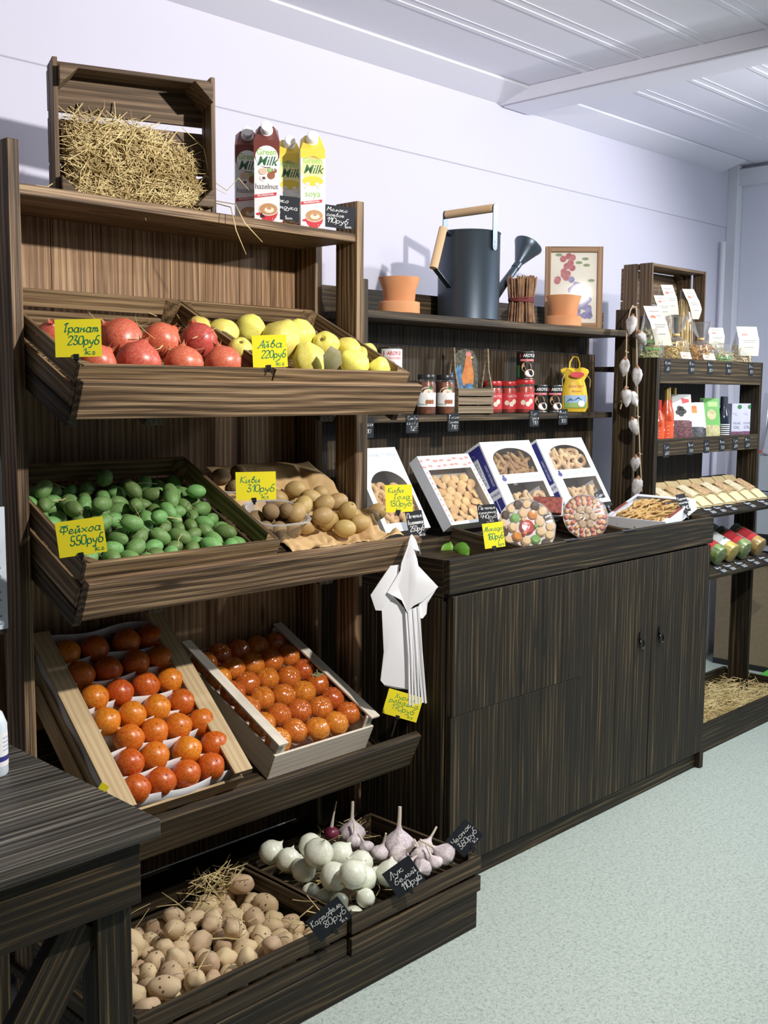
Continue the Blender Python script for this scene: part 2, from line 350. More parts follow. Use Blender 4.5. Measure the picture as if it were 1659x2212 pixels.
WALLM = pbr('white_wall_sheet', (.65, .64, .755), .55, spec=.25, bump=.12, bscale=5)
CEILM = pbr('ceiling_panels', (.80, .80, .88), .45, spec=.3)
TRIMM = pbr('white_trim', (.80, .80, .87), .4)
SEAM = pbr('sheet_seam', (.45, .45, .52), .7)
mb = MB(); mb.bb(-1.5, 6.2, -3, 3.1, -.05, 0, floor_mat()); structure(mb, 'floor')
mb = MB(); mb.bb(-1.5, 5.9, YW, YW+.08, 0, ZC+.1, WALLM)
zs = AY(470, 232, YW).z; mb.bb(-1.5, XW, YW-.0022, YW, zs, zs+.004, SEAM); mb.bb(-1.5, XW, YW-.002, YW, zs+.004, ZC, WALLM)
structure(mb, 'wall_back')
mb = MB(); mb.bb(XW, XW+.08, -3, YW, 0, ZC+.1, pbr('blue_white_wall_sheet', (.80, .82, .92), .55, spec=.25)); structure(mb, 'wall_right')
mb = MB(); mb.bb(-1.5, 5.9, -3, 3.1, ZC, ZC+.05, CEILM)
for y in np.arange(YW-.42, -3, -.25):
    mb.bb(-1.5, XW, y-.010, y+.010, ZC-.003, ZC, CEILM); mb.bb(-1.5, XW, y-.05, y-.046, ZC-.002, ZC, CEILM)
mb.bb(-1.5, XW, YW-.152, YW-.148, ZC-.003, ZC, SEAM)
structure(mb, 'ceiling')
mb = MB(); mb.poly([(0, 0), (-.15, 0), (-.15, -.012), (-.03, -.045), (0, -.05)], 7.1, TRIMM, Matrix(((0, 0, 1, -1.5), (1, 0, 0, YW), (0, 1, 0, ZC), (0, 0, 0, 1)))); structure(mb, 'trim_1')
xb = AY(1087, 218, YW-.02).x
mb = MB(); mb.bb(xb, xb+.20, -3, YW-.002, ZC-.055, ZC, TRIMM); mb.bb(xb+.012, xb+.188, -3, YW-.01, ZC-.062, ZC-.055, TRIMM); structure(mb, 'trim_2', bevel=.006)
mb = MB(); mb.bb(XW-.05, XW, -3, YW, ZC-.11, ZC-.02, TRIMM); structure(mb, 'trim_3', bevel=.006)
mb = MB(); mb.bb(XW-.06, XW, YW-.06, YW, 0, ZC, TRIMM); mb.tube([(XW-.14, YW-.03, 0), (XW-.14, YW-.03, ZC-.42)], .014, mat=TRIMM); structure(mb, 'trim_4', bevel=.004)
mb = MB(); mb.bb(-1.5, XW-.06, YW-.015, YW, 0, .07, TRIMM); structure(mb, 'baseboard_back')

# ================================================================== LEFT DISPLAY STAND
INC = R(25); ev, en = V((0, math.cos(INC), math.sin(INC))), V((0, -math.sin(INC), math.cos(INC)))
XL, XR = 1.173, 2.21
st = thing('display_stand', 'tall brown wooden stand with three tilted fruit trays, at the left', 'display stand', (1.69, 2.3, 0))
for x0, x1 in ((XL-.028, XL), (XR, XR+.028)):
    for y0, y1 in ((2.28, 2.37), (2.46, 2.555)):
        mb = MB(); mb.bb(x0, x1, y0, y1, 0, 2.042, W_STAND); part(mb, 'post', st, .002, True)
mb = MB(); n = 9
for i in range(n):
    a = XL-.02+(XR-XL+.045)*i/n; b = XL-.02+(XR-XL+.045)*(i+1)/n; mb.bb(a+.0008, b-.0008, 2.556, 2.572, .108, 1.926, W_PANEL, 2)
part(mb, 'back_panel', st, .001, True)
mb = MB(); mb.bb(XL, XR, 2.285, 2.556, 1.925, 1.95, W_STAND); part(mb, 'top_shelf', st, .002, True)
mb = MB(); mb.bb(XL, XR, 2.556, 2.572, 1.928, 2.0, W_STAND); part(mb, 'shelf_lip', st, .002, True)
TRAYS = []
for k, (z0, h) in enumerate(((1.442, .088), (1.003, .096), (.412, .112))):
    O = V((0, 2.1, z0)); TR_ = Matrix(((1, 0, 0, 0), (0, ev.y, en.y, O.y), (0, ev.z, en.z, O.z), (0, 0, 0, 1))); TRAYS.append(TR_)
    rot = TR_.to_3x3()
    def tb(x0, x1, v0, v1, n0, n1): return TR_ @ V(((x0+x1)/2, (v0+v1)/2, (n0+n1)/2)), (x1-x0, v1-v0, n1-n0), rot
    mb = MB(); mb.box(*tb(XL+.006, XR+.03, -.024, 0, 0, h), mat=W_STAND if k < 2 else W_CRATED); 
    part(mb, 'tray_front', st, .0025, True)
    mb = MB()
    for i in range(4): mb.box(*tb(XL+.03, XR-.03, .004+i*.117, .114+i*.117, 0, .014), mat=W_CRATED)
    part(mb, 'tray_base', st, .0015, True)
    for x in (XL+.004, XR-.024):
        mb = MB(); mb.box(*tb(x, x+.022, 0, .475, -.03, .0135), mat=W_CRATED); part(mb, 'tray_side', st, .002, True)
    for x in (XL+.2, XR-.3):
        mb = MB(); mb.box(*tb(x, x+.05, .0, .47, -.03, -.001), mat=W_CRATED); part(mb, 'tray_bearer', st, .002, True)
mb = MB(); mb.bb(1.13, 2.236, 1.812, 1.836, 0, .108, W_DARK); part(mb, 'plinth_front', st, .003, True)
mb = MB(); mb.bb(1.13, 2.236, 1.838, 2.55, .086, .108, W_DARK)
part(mb, 'plinth_deck', st, .002, True)
for x in (1.13, 2.212):
    mb = MB(); mb.bb(x, x+.024, 1.836, 2.28, 0, .086, W_DARK); part(mb, 'plinth_side', st, .002, True)
mb = MB()
for x, z in ((1.26, 1.455), (2.17, 1.455), (1.72, 1.452), (1.26, 1.017), (1.75, 1.016), (2.17, 1.016), (1.95, .43), (2.19, .43)):
    p = V((x, 2.0765, z)); mb.lathe([(.0001, 0), (.0042, 0), (.0035, .0012), (.0001, .0012)], 10, STEEL, FR(p, (1, 0, 0), en))
part(mb, 'screw', st, 0, True, kind='stuff')

# ================================================================== COUNTER CABINET WITH HUTCH
cx0, cx1, cy = 2.313, 3.892, 2.0
cb = thing('counter_cabinet', 'long dark cabinet with two doors and open shelves above, in the middle', 'cabinet', ((cx0+cx1)/2, 2.3, 0))
def planks(mb, x0, x1, y0, y1, z0, z1, n, mat, axis=0):
    for i in range(n):
        if axis == 0: a = x0+(x1-x0)*i/n; b = x0+(x1-x0)*(i+1)/n; mb.bb(a+.0006, b-.0006, y0, y1, z0, z1, mat, 2)
        else: a = y0+(y1-y0)*i/n; b = y0+(y1-y0)*(i+1)/n; mb.bb(x0, x1, a+.0006, b-.0006, z0, z1, mat, 2)
for x in (cx0, cx1-.022):
    mb = MB(); planks(mb, x, x+.022, cy+.022, 2.56, .0, .898, 4, W_DARK, 1); part(mb, 'side_panel', cb, .0015, True)
    mb = MB(); mb.bb(x, x+.022, cy+.0205, 2.36, .90, 1.014, W_DARK, 1); part(mb, 'side_rim', cb, .002, True)
mb = MB(); mb.bb(cx0, cx1, cy-.004, cy+.02, .912, 1.014, W_DARK); part(mb, 'front_rim', cb, .0025, True)
mb = MB(); planks(mb, cx0+.014, 2.99, cy-.006, cy+.018, .545, .905, 6, W_DARK); planks(mb, cx0+.014, 2.99, cy-.0045, cy+.018, .075, .5435, 6, W_DARK); part(mb, 'fixed_panel', cb, .0012, True)
for a, b, hx in ((2.993, 3.452, 3.372), (3.456, 3.882, 3.508)):
    mb = MB(); planks(mb, a, b, cy, cy+.018, .07, .905, 4, W_DARK); d = part(mb, 'door', cb, .0012, True)
    IRON = pbr('black_iron', (.012, .012, .012), .3, metal=.6)
    mb = MB(); mb.poly(ell(0, 0, .007, .022, 16), .004, IRON, FR((hx, cy, .615), (1, 0, 0), (0, 0, 1))); mb.blob((hx, cy-.008, .607), (.006, .008, .006), mat=IRON)
    mb.tube([(hx+.014*math.sin(t), cy-.012, .594-.018*math.cos(t)+.0) for t in np.linspace(0, 2*math.pi, 18)], .0032, 6, IRON); part(mb, 'handle', d, 0, True)
mb = MB(); mb.bb(cx0+.01, cx1-.03, cy+.02, cy+.04, 0, .072, W_DARK); part(mb, 'kick_board', cb, .002, True)
mb = MB(); mb.bb(cx1-.028, cx1-.004, cy-.002, cy+.04, 0, .07, W_DARK); part(mb, 'foot', cb, .002, True)
# the sloping trays let into the top
sl = math.atan2(.04, .3)
def slope(Y, z=.925): return z+(Y-cy)*.14
mb = MB()
for y in (2.03, 2.13, 2.23): mb.bar((cx0+.022, y+.045, slope(y+.045)), (cx1-.022, y+.045, slope(y+.045)), .096, .012, (0, -.14, 1), W_CRATED)
part(mb, 'tray_bottom', cb, .001, True)
mb = MB(); mb.bb(cx0+.022, cx1-.022, 2.315, 2.33, .90, 1.018, W_CRATED); part(mb, 'rear_board', cb, .002, True)
for x in (2.69, 3.30):
    mb = MB(); mb.bar((x, 2.022, .972), (x, 2.314, 1.005), .016, .085, (0, 0, 1), W_CRATED); part(mb, 'divider', cb, .002, True)
mb = MB(); mb.bb(cx0+.022, cx1-.022, 2.332, 2.585, .992, 1.012, W_DARK); part(mb, 'rear_deck', cb, .001, True)
# hutch
mb = MB(); planks(mb, cx0+.02, 3.92, 2.585, 2.6, 1.0, 1.655, 13, W_CRATED)
mb2 = MB(); planks(mb2, cx0+.02, 3.80, 2.585, 2.6, 1.657, 1.722, 11, W_CRATED)
part(mb, 'back_panel', cb, .0012, True); part(mb2, 'upper_back_panel', cb, .0012, True)
for x in (cx0, 3.872):
    mb = MB(); mb.bb(x, x+.024, 2.36, 2.46, 1.0, 1.835, W_CRATED); part(mb, 'hutch_post', cb, .002, True)
    mb = MB(); mb.bb(x, x+.024, 2.60, 2.64, 0, 1.85, W_DARK); part(mb, 'rear_post', cb, .002, True)
mb = MB(); mb.bb(cx0+.024, 3.872, 2.385, 2.60, 1.722, 1.747, W_CRATED); part(mb, 'top_shelf', cb, .002, True)
mb = MB(); mb.bb(cx0+.024, 4.0, 2.601, 2.617, 1.735, 1.836, W_CRATED); part(mb, 'shelf_lip', cb, .002, True)
mb = MB(); mb.bb(cx0+.024, 3.872, 2.462, 2.585, 1.393, 1.416, W_CRATED); part(mb, 'middle_shelf', cb, .002, True)

# ================================================================== RIGHT STAND
rs = thing('display_rack', 'narrow dark rack with two straight and two sloping shelves, at the far right', 'rack', (4.4, 2.4, 0))
rx0, rx1, ry = 3.95, 4.86, 2.29
for x in (rx0-.024, rx1):
    mb = MB(); mb.bb(x, x+.024, ry, ry+.10, .0, 1.64, W_DARK); part(mb, 'post', rs, .002, True)
    mb = MB(); mb.bb(x, x+.024, ry+.335, ry+.37, .0, 1.64, W_DARK); part(mb, 'rear_post', rs, .002, True)
mb = MB(); mb.bb(rx0, rx1+.002, ry-.002, ry+.02, 1.535, 1.64, W_CRATED); part(mb, 'upper_fascia', rs, .002, True)
mb = MB(); mb.bb(rx0, rx1, ry+.02, ry+.35, 1.585, 1.605, W_DARK); part(mb, 'upper_shelf', rs, .002, True)
mb = MB(); mb.bb(rx0, rx1, ry-.002, ry+.02, 1.236, 1.306, W_CRATED); part(mb, 'lower_fascia', rs, .002, True)
mb = MB(); mb.bb(rx0, rx1, ry+.02, ry+.168, 1.236, 1.256, W_DARK); part(mb, 'lower_shelf', rs, .002, True)
RT = []
for z in (1.0, .735):
    mb = MB(); a = R(24); O = V((0, 2.2, z)); e1 = V((0, math.cos(a), math.sin(a))); e2 = V((0, -math.sin(a), math.cos(a)))
    M = Matrix(((1, 0, 0, 0), (0, e1.y, e2.y, O.y), (0, e1.z, e2.z, O.z), (0, 0, 0, 1))); RT.append(M)
    ln = .27 if z == 1.0 else .40; mb.box(M @ V(((rx0+rx1)/2, ln/2, -.009)), (rx1-rx0-.004, ln, .016), M.to_3x3(), W_DARK); part(mb, 'sloping_shelf', rs, .002, True)
    mb = MB(); mb.box(M @ V(((rx0+rx1)/2, -.03, .006)), (rx1-rx0+.02, .06, .016), M.to_3x3(), W_DARK); part(mb, 'shelf_edge', rs, .002, True)
mb = MB(); mb.bb(3.90, 5.0, 2.08, 2.1, 0, .118, W_DARK); part(mb, 'base_front', rs, .002, True)
mb = MB(); mb.bb(3.90, 5.0, 2.46, 2.48, 0, .125, W_DARK); part(mb, 'base_back', rs, .002, True)
for x in (3.902, 4.98):
    mb = MB(); mb.bb(x, x+.018, 2.1, 2.46, 0, .118, W_DARK); part(mb, 'base_side', rs, .002, True)
mb = MB(); mb.bb(3.92, 4.98, 2.1, 2.46, .03, .045, W_DARK); part(mb, 'base_bottom', rs, 0, True)

mb = MB(); planks(mb, 3.952, 4.66, 2.462, 2.475, .95, 1.583, 5, W_DARK); part(mb, 'back_panel', rs, .001, True)
# ================================================================== TABLE (left)
tb_ = thing('wooden_table', 'worn black plank table with apron and diagonal brace, at the lower left', 'table', (.55, 1.85, 0))
tx1, tz = 1.02, .75
mb = MB()
for i in range(7):
    a = 1.54+i*.098; mb.bb(-.2, tx1, a+.0006, a+.0975, tz-.032, tz, W_TABLE, 0)
part(mb, 'table_top', tb_, .002, True)
mb = MB(); mb.bb(-.15, .99, 1.56, 1.585, .60, tz-.032, W_DARK); part(mb, 'front_apron', tb_, .002, True)
mb = MB(); mb.bb(-.15, .99, 2.12, 2.145, .60, tz-.032, W_DARK); part(mb, 'back_apron', tb_, .002, True)
mb = MB(); mb.bb(.968, .99, 1.587, 2.118, .60, tz-.032, W_DARK); part(mb, 'end_apron', tb_, .002, True)
for y in (1.585, 2.06):
    mb = MB(); mb.bb(.915, .985, y, y+.055, 0, .605, W_DARK, 2); part(mb, 'leg', tb_, .003, True)
    mb = MB(); mb.bb(-.12, -.05, y, y+.055, 0, .605, W_DARK, 2); part(mb, 'leg', tb_, .003, True)
mb = MB(); mb.bar((.90, 1.61, .58), (.52, 1.61, .02), .085, .03, (0, -1, 0), W_DARK); part(mb, 'brace', tb_, .002, True)
# ================================================================== PRODUCE ON THE LEFT STAND
def crate(name, label, w, d, h, M, mat=W_CRATE, slats=2, gap=.012, tk=.011, group=None, floor=True, post=.10):
    """slatted crate, front at y=0, corner blocks inside"""
    t = thing(name, label, 'crate', M=M, group=group)
    sh = (h-gap*(slats-1))/slats
    def panel(nm, a, b, y0, y1, along):
        mb = MB()
        for i in range(slats):
            z = i*(sh+gap); mb.bb(a, b, y0, y1, z, z+sh, mat, along)
        part(mb, nm, t, .0015)
    panel('front_panel', 0, w, 0, tk, 0); panel('rear_panel', 0, w, d-tk, d, 0)
    panel('side_panel', 0, tk, tk+.0005, d-tk-.0005, 1); panel('side_panel', w-tk, w, tk+.0005, d-tk-.0005, 1)
    for x in (tk, w-tk):
        for y in (tk, d-tk):
            s = .03; mb = MB(); sx = 1 if x < w/2 else -1; sy = 1 if y < d/2 else -1
            pts = [(x+.0003*sx, y+.0003*sy), (x+s*sx, y+.0003*sy), (x+.0003*sx, y+s*sy)]
            if sx*sy < 0: pts = pts[::-1]
            mb.poly(pts, h*.96, mat, off=.003); part(mb, 'corner_block', t, .001)
    if floor:
        mb = MB()
        for i in range(5): a = tk+(d-2*tk)*i/5; mb.bb(tk+.001, w-tk-.001, a+.001, a+(d-2*tk)/5-.004, .002, .009, mat, 0)
        part(mb, 'bottom', t)
    return t
def relax(C, Rr, box=None, it=120, fixn=None, g=0):
    """push spheres apart; C list of Vectors"""
    P = np.array([tuple(c) for c in C], float); r = np.array(Rr, float); n = len(P)
    for k in range(it):
        if g and k < it-40: P[:, 2] -= g
        D = P[:, None]-P[None]; L_ = np.linalg.norm(D, axis=2)+1e-9; np.fill_diagonal(L_, 9)
        ov = (r[:, None]+r[None]-L_); ov[ov < 0] = 0
        P += (D/L_[..., None]*ov[..., None]*.45).sum(1)/np.maximum(1, (ov > 0).sum(1)*.6)[:, None]
        if box:
            for a in range(3):
                P[:, a] = np.clip(P[:, a], box[a][0]+r, box[a][1]-r)
    return [V(p) for p in P]
def strands(n, fn, mb, mat=STRAW, L=(.05, .12), r=.0011, flat=.5, bend=.25, seed=1):
    q = random.Random(seed)
    for i in range(n):
        p, nrm = fn(q); a = q.uniform(0, 2*math.pi); l = q.uniform(*L); e = q.gauss(0, flat)
        t1 = nrm.orthogonal().normalized(); t2 = nrm.cross(t1); d = (t1*math.cos(a)+t2*math.sin(a)+nrm*e).normalized()
        k = nrm.cross(d)*q.uniform(-bend, bend)*l; rr = r*q.uniform(.6, 1.5)
        mb.tube([p-d*l/2, p+k*.5, p+d*l/2], [rr, rr, rr*.6], 4, mat, flatk=.6)
def fruit_thing(kind, label, cat, group, proto, M): return copy_tree(proto, M, label) if proto else None

# --- crates on the upper tray
T1 = TRAYS[0]
def TM(T, x, v, n): return T @ Matrix.Translation((x, v, n))
xd = 1.712
crate('fruit_crate', 'brown slatted crate of red pomegranates on the top tray', xd-1.18, .455, .10, TM(T1, 1.18, .004, .0155), W_CRATE, group=None)
crate('fruit_crate', 'brown slatted crate of yellow quinces on the top tray', 2.2-xd-.004, .455, .10, TM(T1, xd+.004, .004, .0155), W_CRATE)
for T, n0, x0, x1, sd in ((T1, .052, 1.20, 1.69, 3), (T1, .045, 1.73, 2.18, 4)):
    mb = MB(); strands(170, lambda q: (T @ V((q.uniform(x0+.05, x1-.05), q.uniform(.08, .36), n0+q.uniform(-.02, .012))), V(en)), mb, flat=.2, seed=sd)
    if sd == 3: strands(26, lambda q: (T @ V((q.choice([q.uniform(x0+.06, x1-.06)]), q.uniform(.12, .3), q.uniform(.10, .145))), V(en)), mb, flat=.5, L=(.03, .09), seed=11)
    single(mb, 'straw_bedding', 'loose straw under and between the '+('pomegranates' if sd == 3 else 'quinces'), 'straw', kind='stuff')

# pomegranate
POM = pbr('pomegranate_skin', (.50, .055, .045), .34, col2=(.68, .22, .12), nscale=13, objvar=.12, ramp=(.35, .8), bump=.05, spec=.5)
POMC = pbr('pomegranate_crown', (.55, .22, .10), .6, col2=(.35, .10, .05), nscale=40)
def pom_proto():
    t = thing('pomegranate', 'p', 'fruit'); mb = MB()
    mb.lathe([(.001, -.95), (.25, -.93), (.55, -.8), (.85, -.45), (1, 0), (.92, .38), (.68, .7), (.38, .88), (.22, .97), (.17, 1.06), (.08, 1.0), (.001, .98)], 26, POM, deform=lambda v, a: V((v.x*(1+.03*math.cos(3*a)+.02*math.cos(5*a+1)), v.y*(1+.03*math.cos(3*a)), v.z)))
    part(mb, 'skin', t); mb = MB()
    for k in range(6):
        a = k*math.pi/3; c, s = math.cos(a), math.sin(a); p = V((-s, c, 0))
        b0 = V((c*.16, s*.16, .98)); tip = V((c*.30, s*.30, 1.26))
        mb.add([b0-p*.10, b0+p*.10, tip, b0*.82+V((0, 0, .14))], [(0, 1, 2), (1, 3, 2), (3, 0, 2)], POMC)
    part(mb, 'crown', t); return t
def on_tray(T, px, py, n): return AP(px, py, T @ V((0, 0, n)), V((0, -math.sin(INC), math.cos(INC))))
proto = pom_proto()
POMS = [(112, 727, .034, 'half hidden left of the yellow tag, at the back'), (262, 735, .050, 'largest, in the back row just right of the yellow tag'), (347, 738, .046, 'in the back row, second right of the yellow tag'), (430, 738, .046, 'darkest red, in the back row at the right end'),
        (208, 785, .042, 'in the front row, partly under the yellow tag'), (298, 785, .050, 'in the front row, right of the tag clip'), (396, 788, .044, 'in the front row with its pale crown upwards'), (482, 786, .043, 'in the front row at the right end')]
cs = relax([on_tray(T1, x, y, .098 if i < 4 else .088) for i, (x, y, r, l) in enumerate(POMS)], [r*1.05 for x, y, r, l in POMS], it=60)
for i, (c, (x, y, r, l)) in enumerate(zip(cs, POMS)):
    M = Matrix.Translation(c) @ Euler((rng.uniform(-.9, .3) if i != 6 else -.25, rng.uniform(-.6, .6), rng.uniform(0, 6))).to_matrix().to_4x4() @ Matrix.Scale(r*1.07, 4)
    lab = 'red pomegranate '+l
    if i == 0: proto.matrix_world = M; proto['label'] = lab; o = proto
    else: o = copy_tree(proto, M, lab)
    o['group'] = 'pomegranates in the top tray'
# quince
QUI = pbr('quince_skin', (.75, .66, .10), .42, col2=(.84, .76, .22), nscale=9, objvar=.14, bump=.08, bscale=30, spec=.4)
QUIC = pbr('quince_calyx', (.22, .15, .05), .8)
def qui_proto():
    t = thing('quince', 'q', 'fruit'); mb = MB()
    mb.lathe([(.001, -.86), (.14, -.90), (.30, -.98), (.58, -.90), (.88, -.55), (1, -.08), (.93, .35), (.70, .70), (.50, .92), (.36, 1.08), (.18, 1.12), (.08, 1.04), (.001, 1.02)], 26, QUI,
             deform=lambda v, a: V((v.x, v.y, v.z))*(1+.055*math.cos(5*a)*max(0, 1-abs(v.z-.2))+.05*noise.noise(v*1.6)))
    part(mb, 'skin', t); mb = MB()
    for k in range(5):
        a = k*1.2566; mb.blob((.10*math.cos(a), .10*math.sin(a), -.93), (.07, .05, .05), 6, 4, QUIC)
    part(mb, 'calyx', t); return t
proto = qui_proto()
QUIS = [(437, 712, .030, 'green yellow, at the far back left corner'), (476, 718, .036, 'at the back left, beside the divider'), (519, 758, .030, 'peeping out left of the yellow tag'), (550, 714, .037, 'behind the yellow tag on its left'), (602, 735, .050, 'large, directly behind the yellow tag'), (662, 730, .042, 'in the back row, first right of the tag'), (703, 744, .036, 'in the back row, second right of the tag'), (739, 752, .032, 'greenish, in the back row at the right end'), (664, 776, .042, 'in the front row, just right of the tag'), (765, 786, .037, 'large, in the front row near the right end'), (791, 766, .032, 'second from the right end, behind the front one'), (820, 798, .030, 'last on the right, low in the corner')]
cs = relax([on_tray(T1, x, y, .10 if i < 8 else .085) for i, (x, y, r, l) in enumerate(QUIS)], [r*1.06 for x, y, r, l in QUIS], it=60)
for i, (c, (x, y, r, l)) in enumerate(zip(cs, QUIS)):
    M = Matrix.Translation(c) @ Euler((rng.uniform(-2.4, 1.2), rng.uniform(-1, 1), rng.uniform(0, 6))).to_matrix().to_4x4() @ Matrix.Scale(r*1.08, 4)
    lab = 'yellow quince '+l
    if i == 0: proto.matrix_world = M; proto['label'] = lab; o = proto
    else: o = copy_tree(proto, M, lab)
    o['group'] = 'quinces in the top tray'
mb = MB(); c = on_tray(T1, 718, 775, .125); F = FR(c, rt, up*.8-fw*.4)
mb.add([F @ V(p) for p in ((-.022, -.03, 0), (.006, -.034, .003), (.026, -.012, 0), (.022, .022, .004), (-.004, .036, 0), (-.024, .012, .006), (0, 0, .014))], [(0, 1, 6), (1, 2, 6), (2, 3, 6), (3, 4, 6), (4, 5, 6), (5, 0, 6)], pbr('wilted_leaf', (.34, .33, .14), .7, col2=(.45, .42, .28), nscale=40), smooth=True)
single(mb, 'leaf', 'wilted grey green leaf stuck among the quinces', 'leaf')

# --- middle tray: feijoa crate, kiwis
T2 = TRAYS[1]
crate('fruit_crate', 'brown slatted crate heaped with green feijoas on the middle tray', .545, .455, .115, TM(T2, 1.18, .004, .0155), W_CRATE)
FEI = pbr('feijoa_skin', (.085, .20, .045), .5, col2=(.23, .38, .13), nscale=16, objvar=.32, bump=.1, bscale=70, spec=.4)
FEIC = pbr('feijoa_calyx', (.20, .17, .09), .8)
t = thing('feijoa', 'f', 'fruit'); mb = MB(); mb.blob((0, 0, 0), (.80, .80, 1.14), 16, 11, FEI, nz=.07, seed=2); part(mb, 'skin', t)
mb = MB()
for k in range(4):
    a = k*1.57; c, s = math.cos(a), math.sin(a); mb.add([(c*.1-s*.1, s*.1+c*.1, 1.08), (c*.1+s*.1, s*.1-c*.1, 1.08), (c*.26, s*.26, 1.34)], [(0, 1, 2)], FEIC)
mb.blob((0, 0, 1.1), (.16, .16, .08), 8, 4, FEIC); part(mb, 'calyx', t)
q = random.Random(5); rr_ = [q.uniform(.0215, .027) for i in range(108)]
cs = relax([V((q.uniform(.04, .50), q.uniform(.04, .40), q.uniform(.06, .30))) for i in rr_], rr_, box=((.024, .521), (.024, .43), (.030, .40)), it=380, g=.0012)
base = TM(T2, 1.18, .004, .0155)
for i, (c, r) in enumerate(zip(cs, rr_)):
    M = base @ Matrix.Translation(c) @ Euler((q.uniform(1.0, 2.0)*q.choice([-1, 1]), q.uniform(-.6, .6), q.uniform(0, 6.3))).to_matrix().to_4x4() @ Matrix.Scale(r*.98, 4)
    lab = 'plump green feijoa heaped in the crate behind the yellow 550 tag'
    if i == 0: t.matrix_world = M; t['label'] = lab; o = t
    else: o = copy_tree(t, M, lab)
    o['group'] = 'feijoas heaped in the crate'
mb = MB(); strands(9, lambda q: (base @ V((q.uniform(.05, .5), q.uniform(.03, .42), q.uniform(.07, .115))), V(en)), mb, flat=.3, seed=8, L=(.03, .08))
single(mb, 'straw_bedding', 'few straw stalks among the green feijoas', 'straw', kind='stuff')
# brown paper
PAPER = pbr('brown_kraft_paper', (.52, .34, .155), .7, col2=(.62, .43, .22), nscale=5, spec=.25)
def sheet(fn, nu, nv, mat, mb=None, th=.0006):
    mb = mb or MB(); P = [[V(fn(i/nu, j/nv)) for j in range(nv+1)] for i in range(nu+1)]
    vs = [p for row in P for p in row]; fs = [(i*(nv+1)+j, (i+1)*(nv+1)+j, (i+1)*(nv+1)+j+1, i*(nv+1)+j+1) for i in range(nu) for j in range(nv)]
    return mb.add(vs, fs, mat, None, True)
def crumple(x, y, a, s, sd): return a*(noise.noise(V((x*s, y*s, sd)))+.5*abs(noise.noise(V((x*s*2.3, y*s*2.3, sd+5)))))
kx0 = 1.76
def pap(u, v):
    xs = 1.875-.075*max(0, min(1, (v-.55)/.15)); x = xs+u*(2.19-xs); y = .004+v*.45
    h = .02+.10*max(0, (v-.62)/.38)**1.1+.075*max(0, (.12-v)/.12)**.7+.055*max(0, (u-.84)/.16)
    h += crumple(u*3, v*3, .020, 2.2, 3)+.022*abs(noise.noise(V((u*6, v*6, 9))))*(1 if .12 < v else .4)+.012*abs(noise.noise(V((u*13, v*11, 4))))*(1 if .12 < v else .3)-.006; h = min(h, .095+.02*noise.noise(V((u*4, v*4, 2))))
    return T2 @ V((x+.012*noise.noise(V((u*6, v*6, 1))), y, max(.016, h)))
mb = MB(); sheet(pap, 60, 60, PAPER, mb)
o = single(mb, 'wrapping_paper', 'crumpled brown paper lining under the golden kiwis', 'paper'); sm = o.modifiers.new('thickness', 'SOLIDIFY'); sm.thickness = .0012; sm.offset = 1
KIW = pbr('golden_kiwi_skin', (.38, .245, .085), .5, col2=(.52, .37, .16), nscale=18, objvar=.15, bump=.05, spec=.4)
KIB = pbr('brown_kiwi_skin', (.20, .125, .06), .75, col2=(.30, .20, .11), nscale=40, objvar=.15, bump=.3, bscale=200, spec=.25)
def kiwi(mat, nm):
    t = thing('kiwi', 'k', 'fruit'); mb = MB(); mb.blob((0, 0, 0), (.86, .86, 1.1), 16, 11, mat, nz=.03); part(mb, 'skin', t)
    mb = MB(); mb.blob((0, 0, 1.08), (.14, .14, .06), 8, 4, QUIC); part(mb, 'tip', t); return t
t = kiwi(KIW, 'gold')
GK = [(637, 1064), (674, 1080), (697, 1075), (655, 1097), (646, 1112), (700, 1098), (729, 1088), (745, 1107), (688, 1118), (717, 1119), (660, 1125), (765, 1110), (787, 1113), (810, 1107), (612, 1078), (775, 1125), (640, 1090), (735, 1128)]
cs = relax([on_tray(T2, x, y, .062+.02*(i < 9)) for i, (x, y) in enumerate(GK)], [.029]*len(GK), it=80)
for i, c in enumerate(cs):
    M = Matrix.Translation(c) @ Euler((q.uniform(.6, 2.4), q.uniform(-.5, .5), q.uniform(0, 6))).to_matrix().to_4x4() @ Matrix.Scale(.0298, 4)
    lab = 'golden brown kiwi lying loose on the crumpled paper'
    if i == 0: t.matrix_world = M; t['label'] = lab; o = t
    else: o = copy_tree(t, M, lab)
    o['group'] = 'golden kiwis on brown paper'
# clear punnets of furry kiwis
def clear(name, col=(1, 1, 1), mix=.16, rough=.06):
    if name in MATS: return MATS[name]
    m = bpy.data.materials.new(name); m.use_nodes = True; N, L = nt(m); N.remove(N['Principled BSDF'])
    tr = N.new('ShaderNodeBsdfTransparent'); tr.inputs[0].default_value = (*col, 1); gl = N.new('ShaderNodeBsdfGlossy'); gl.inputs['Roughness'].default_value = rough
    df = N.new('ShaderNodeBsdfDiffuse'); df.inputs[0].default_value = (.9, .9, .92, 1); m1 = N.new('ShaderNodeMixShader'); m1.inputs[0].default_value = .35; L.new(gl.outputs[0], m1.inputs[1]); L.new(df.outputs[0], m1.inputs[2])
    fr = N.new('ShaderNodeFresnel'); fr.inputs[0].default_value = 1.4; a = N.new('ShaderNodeMath'); a.operation = 'MULTIPLY_ADD'; L.new(fr.outputs[0], a.inputs[0]); a.inputs[1].default_value = .7; a.inputs[2].default_value = mix
    mx = N.new('ShaderNodeMixShader'); L.new(a.outputs[0], mx.inputs[0]); L.new(tr.outputs[0], mx.inputs[1]); L.new(m1.outputs[0], mx.inputs[2]); L.new(mx.outputs[0], N['Material Output'].inputs[0])
    MATS[name] = m; return m
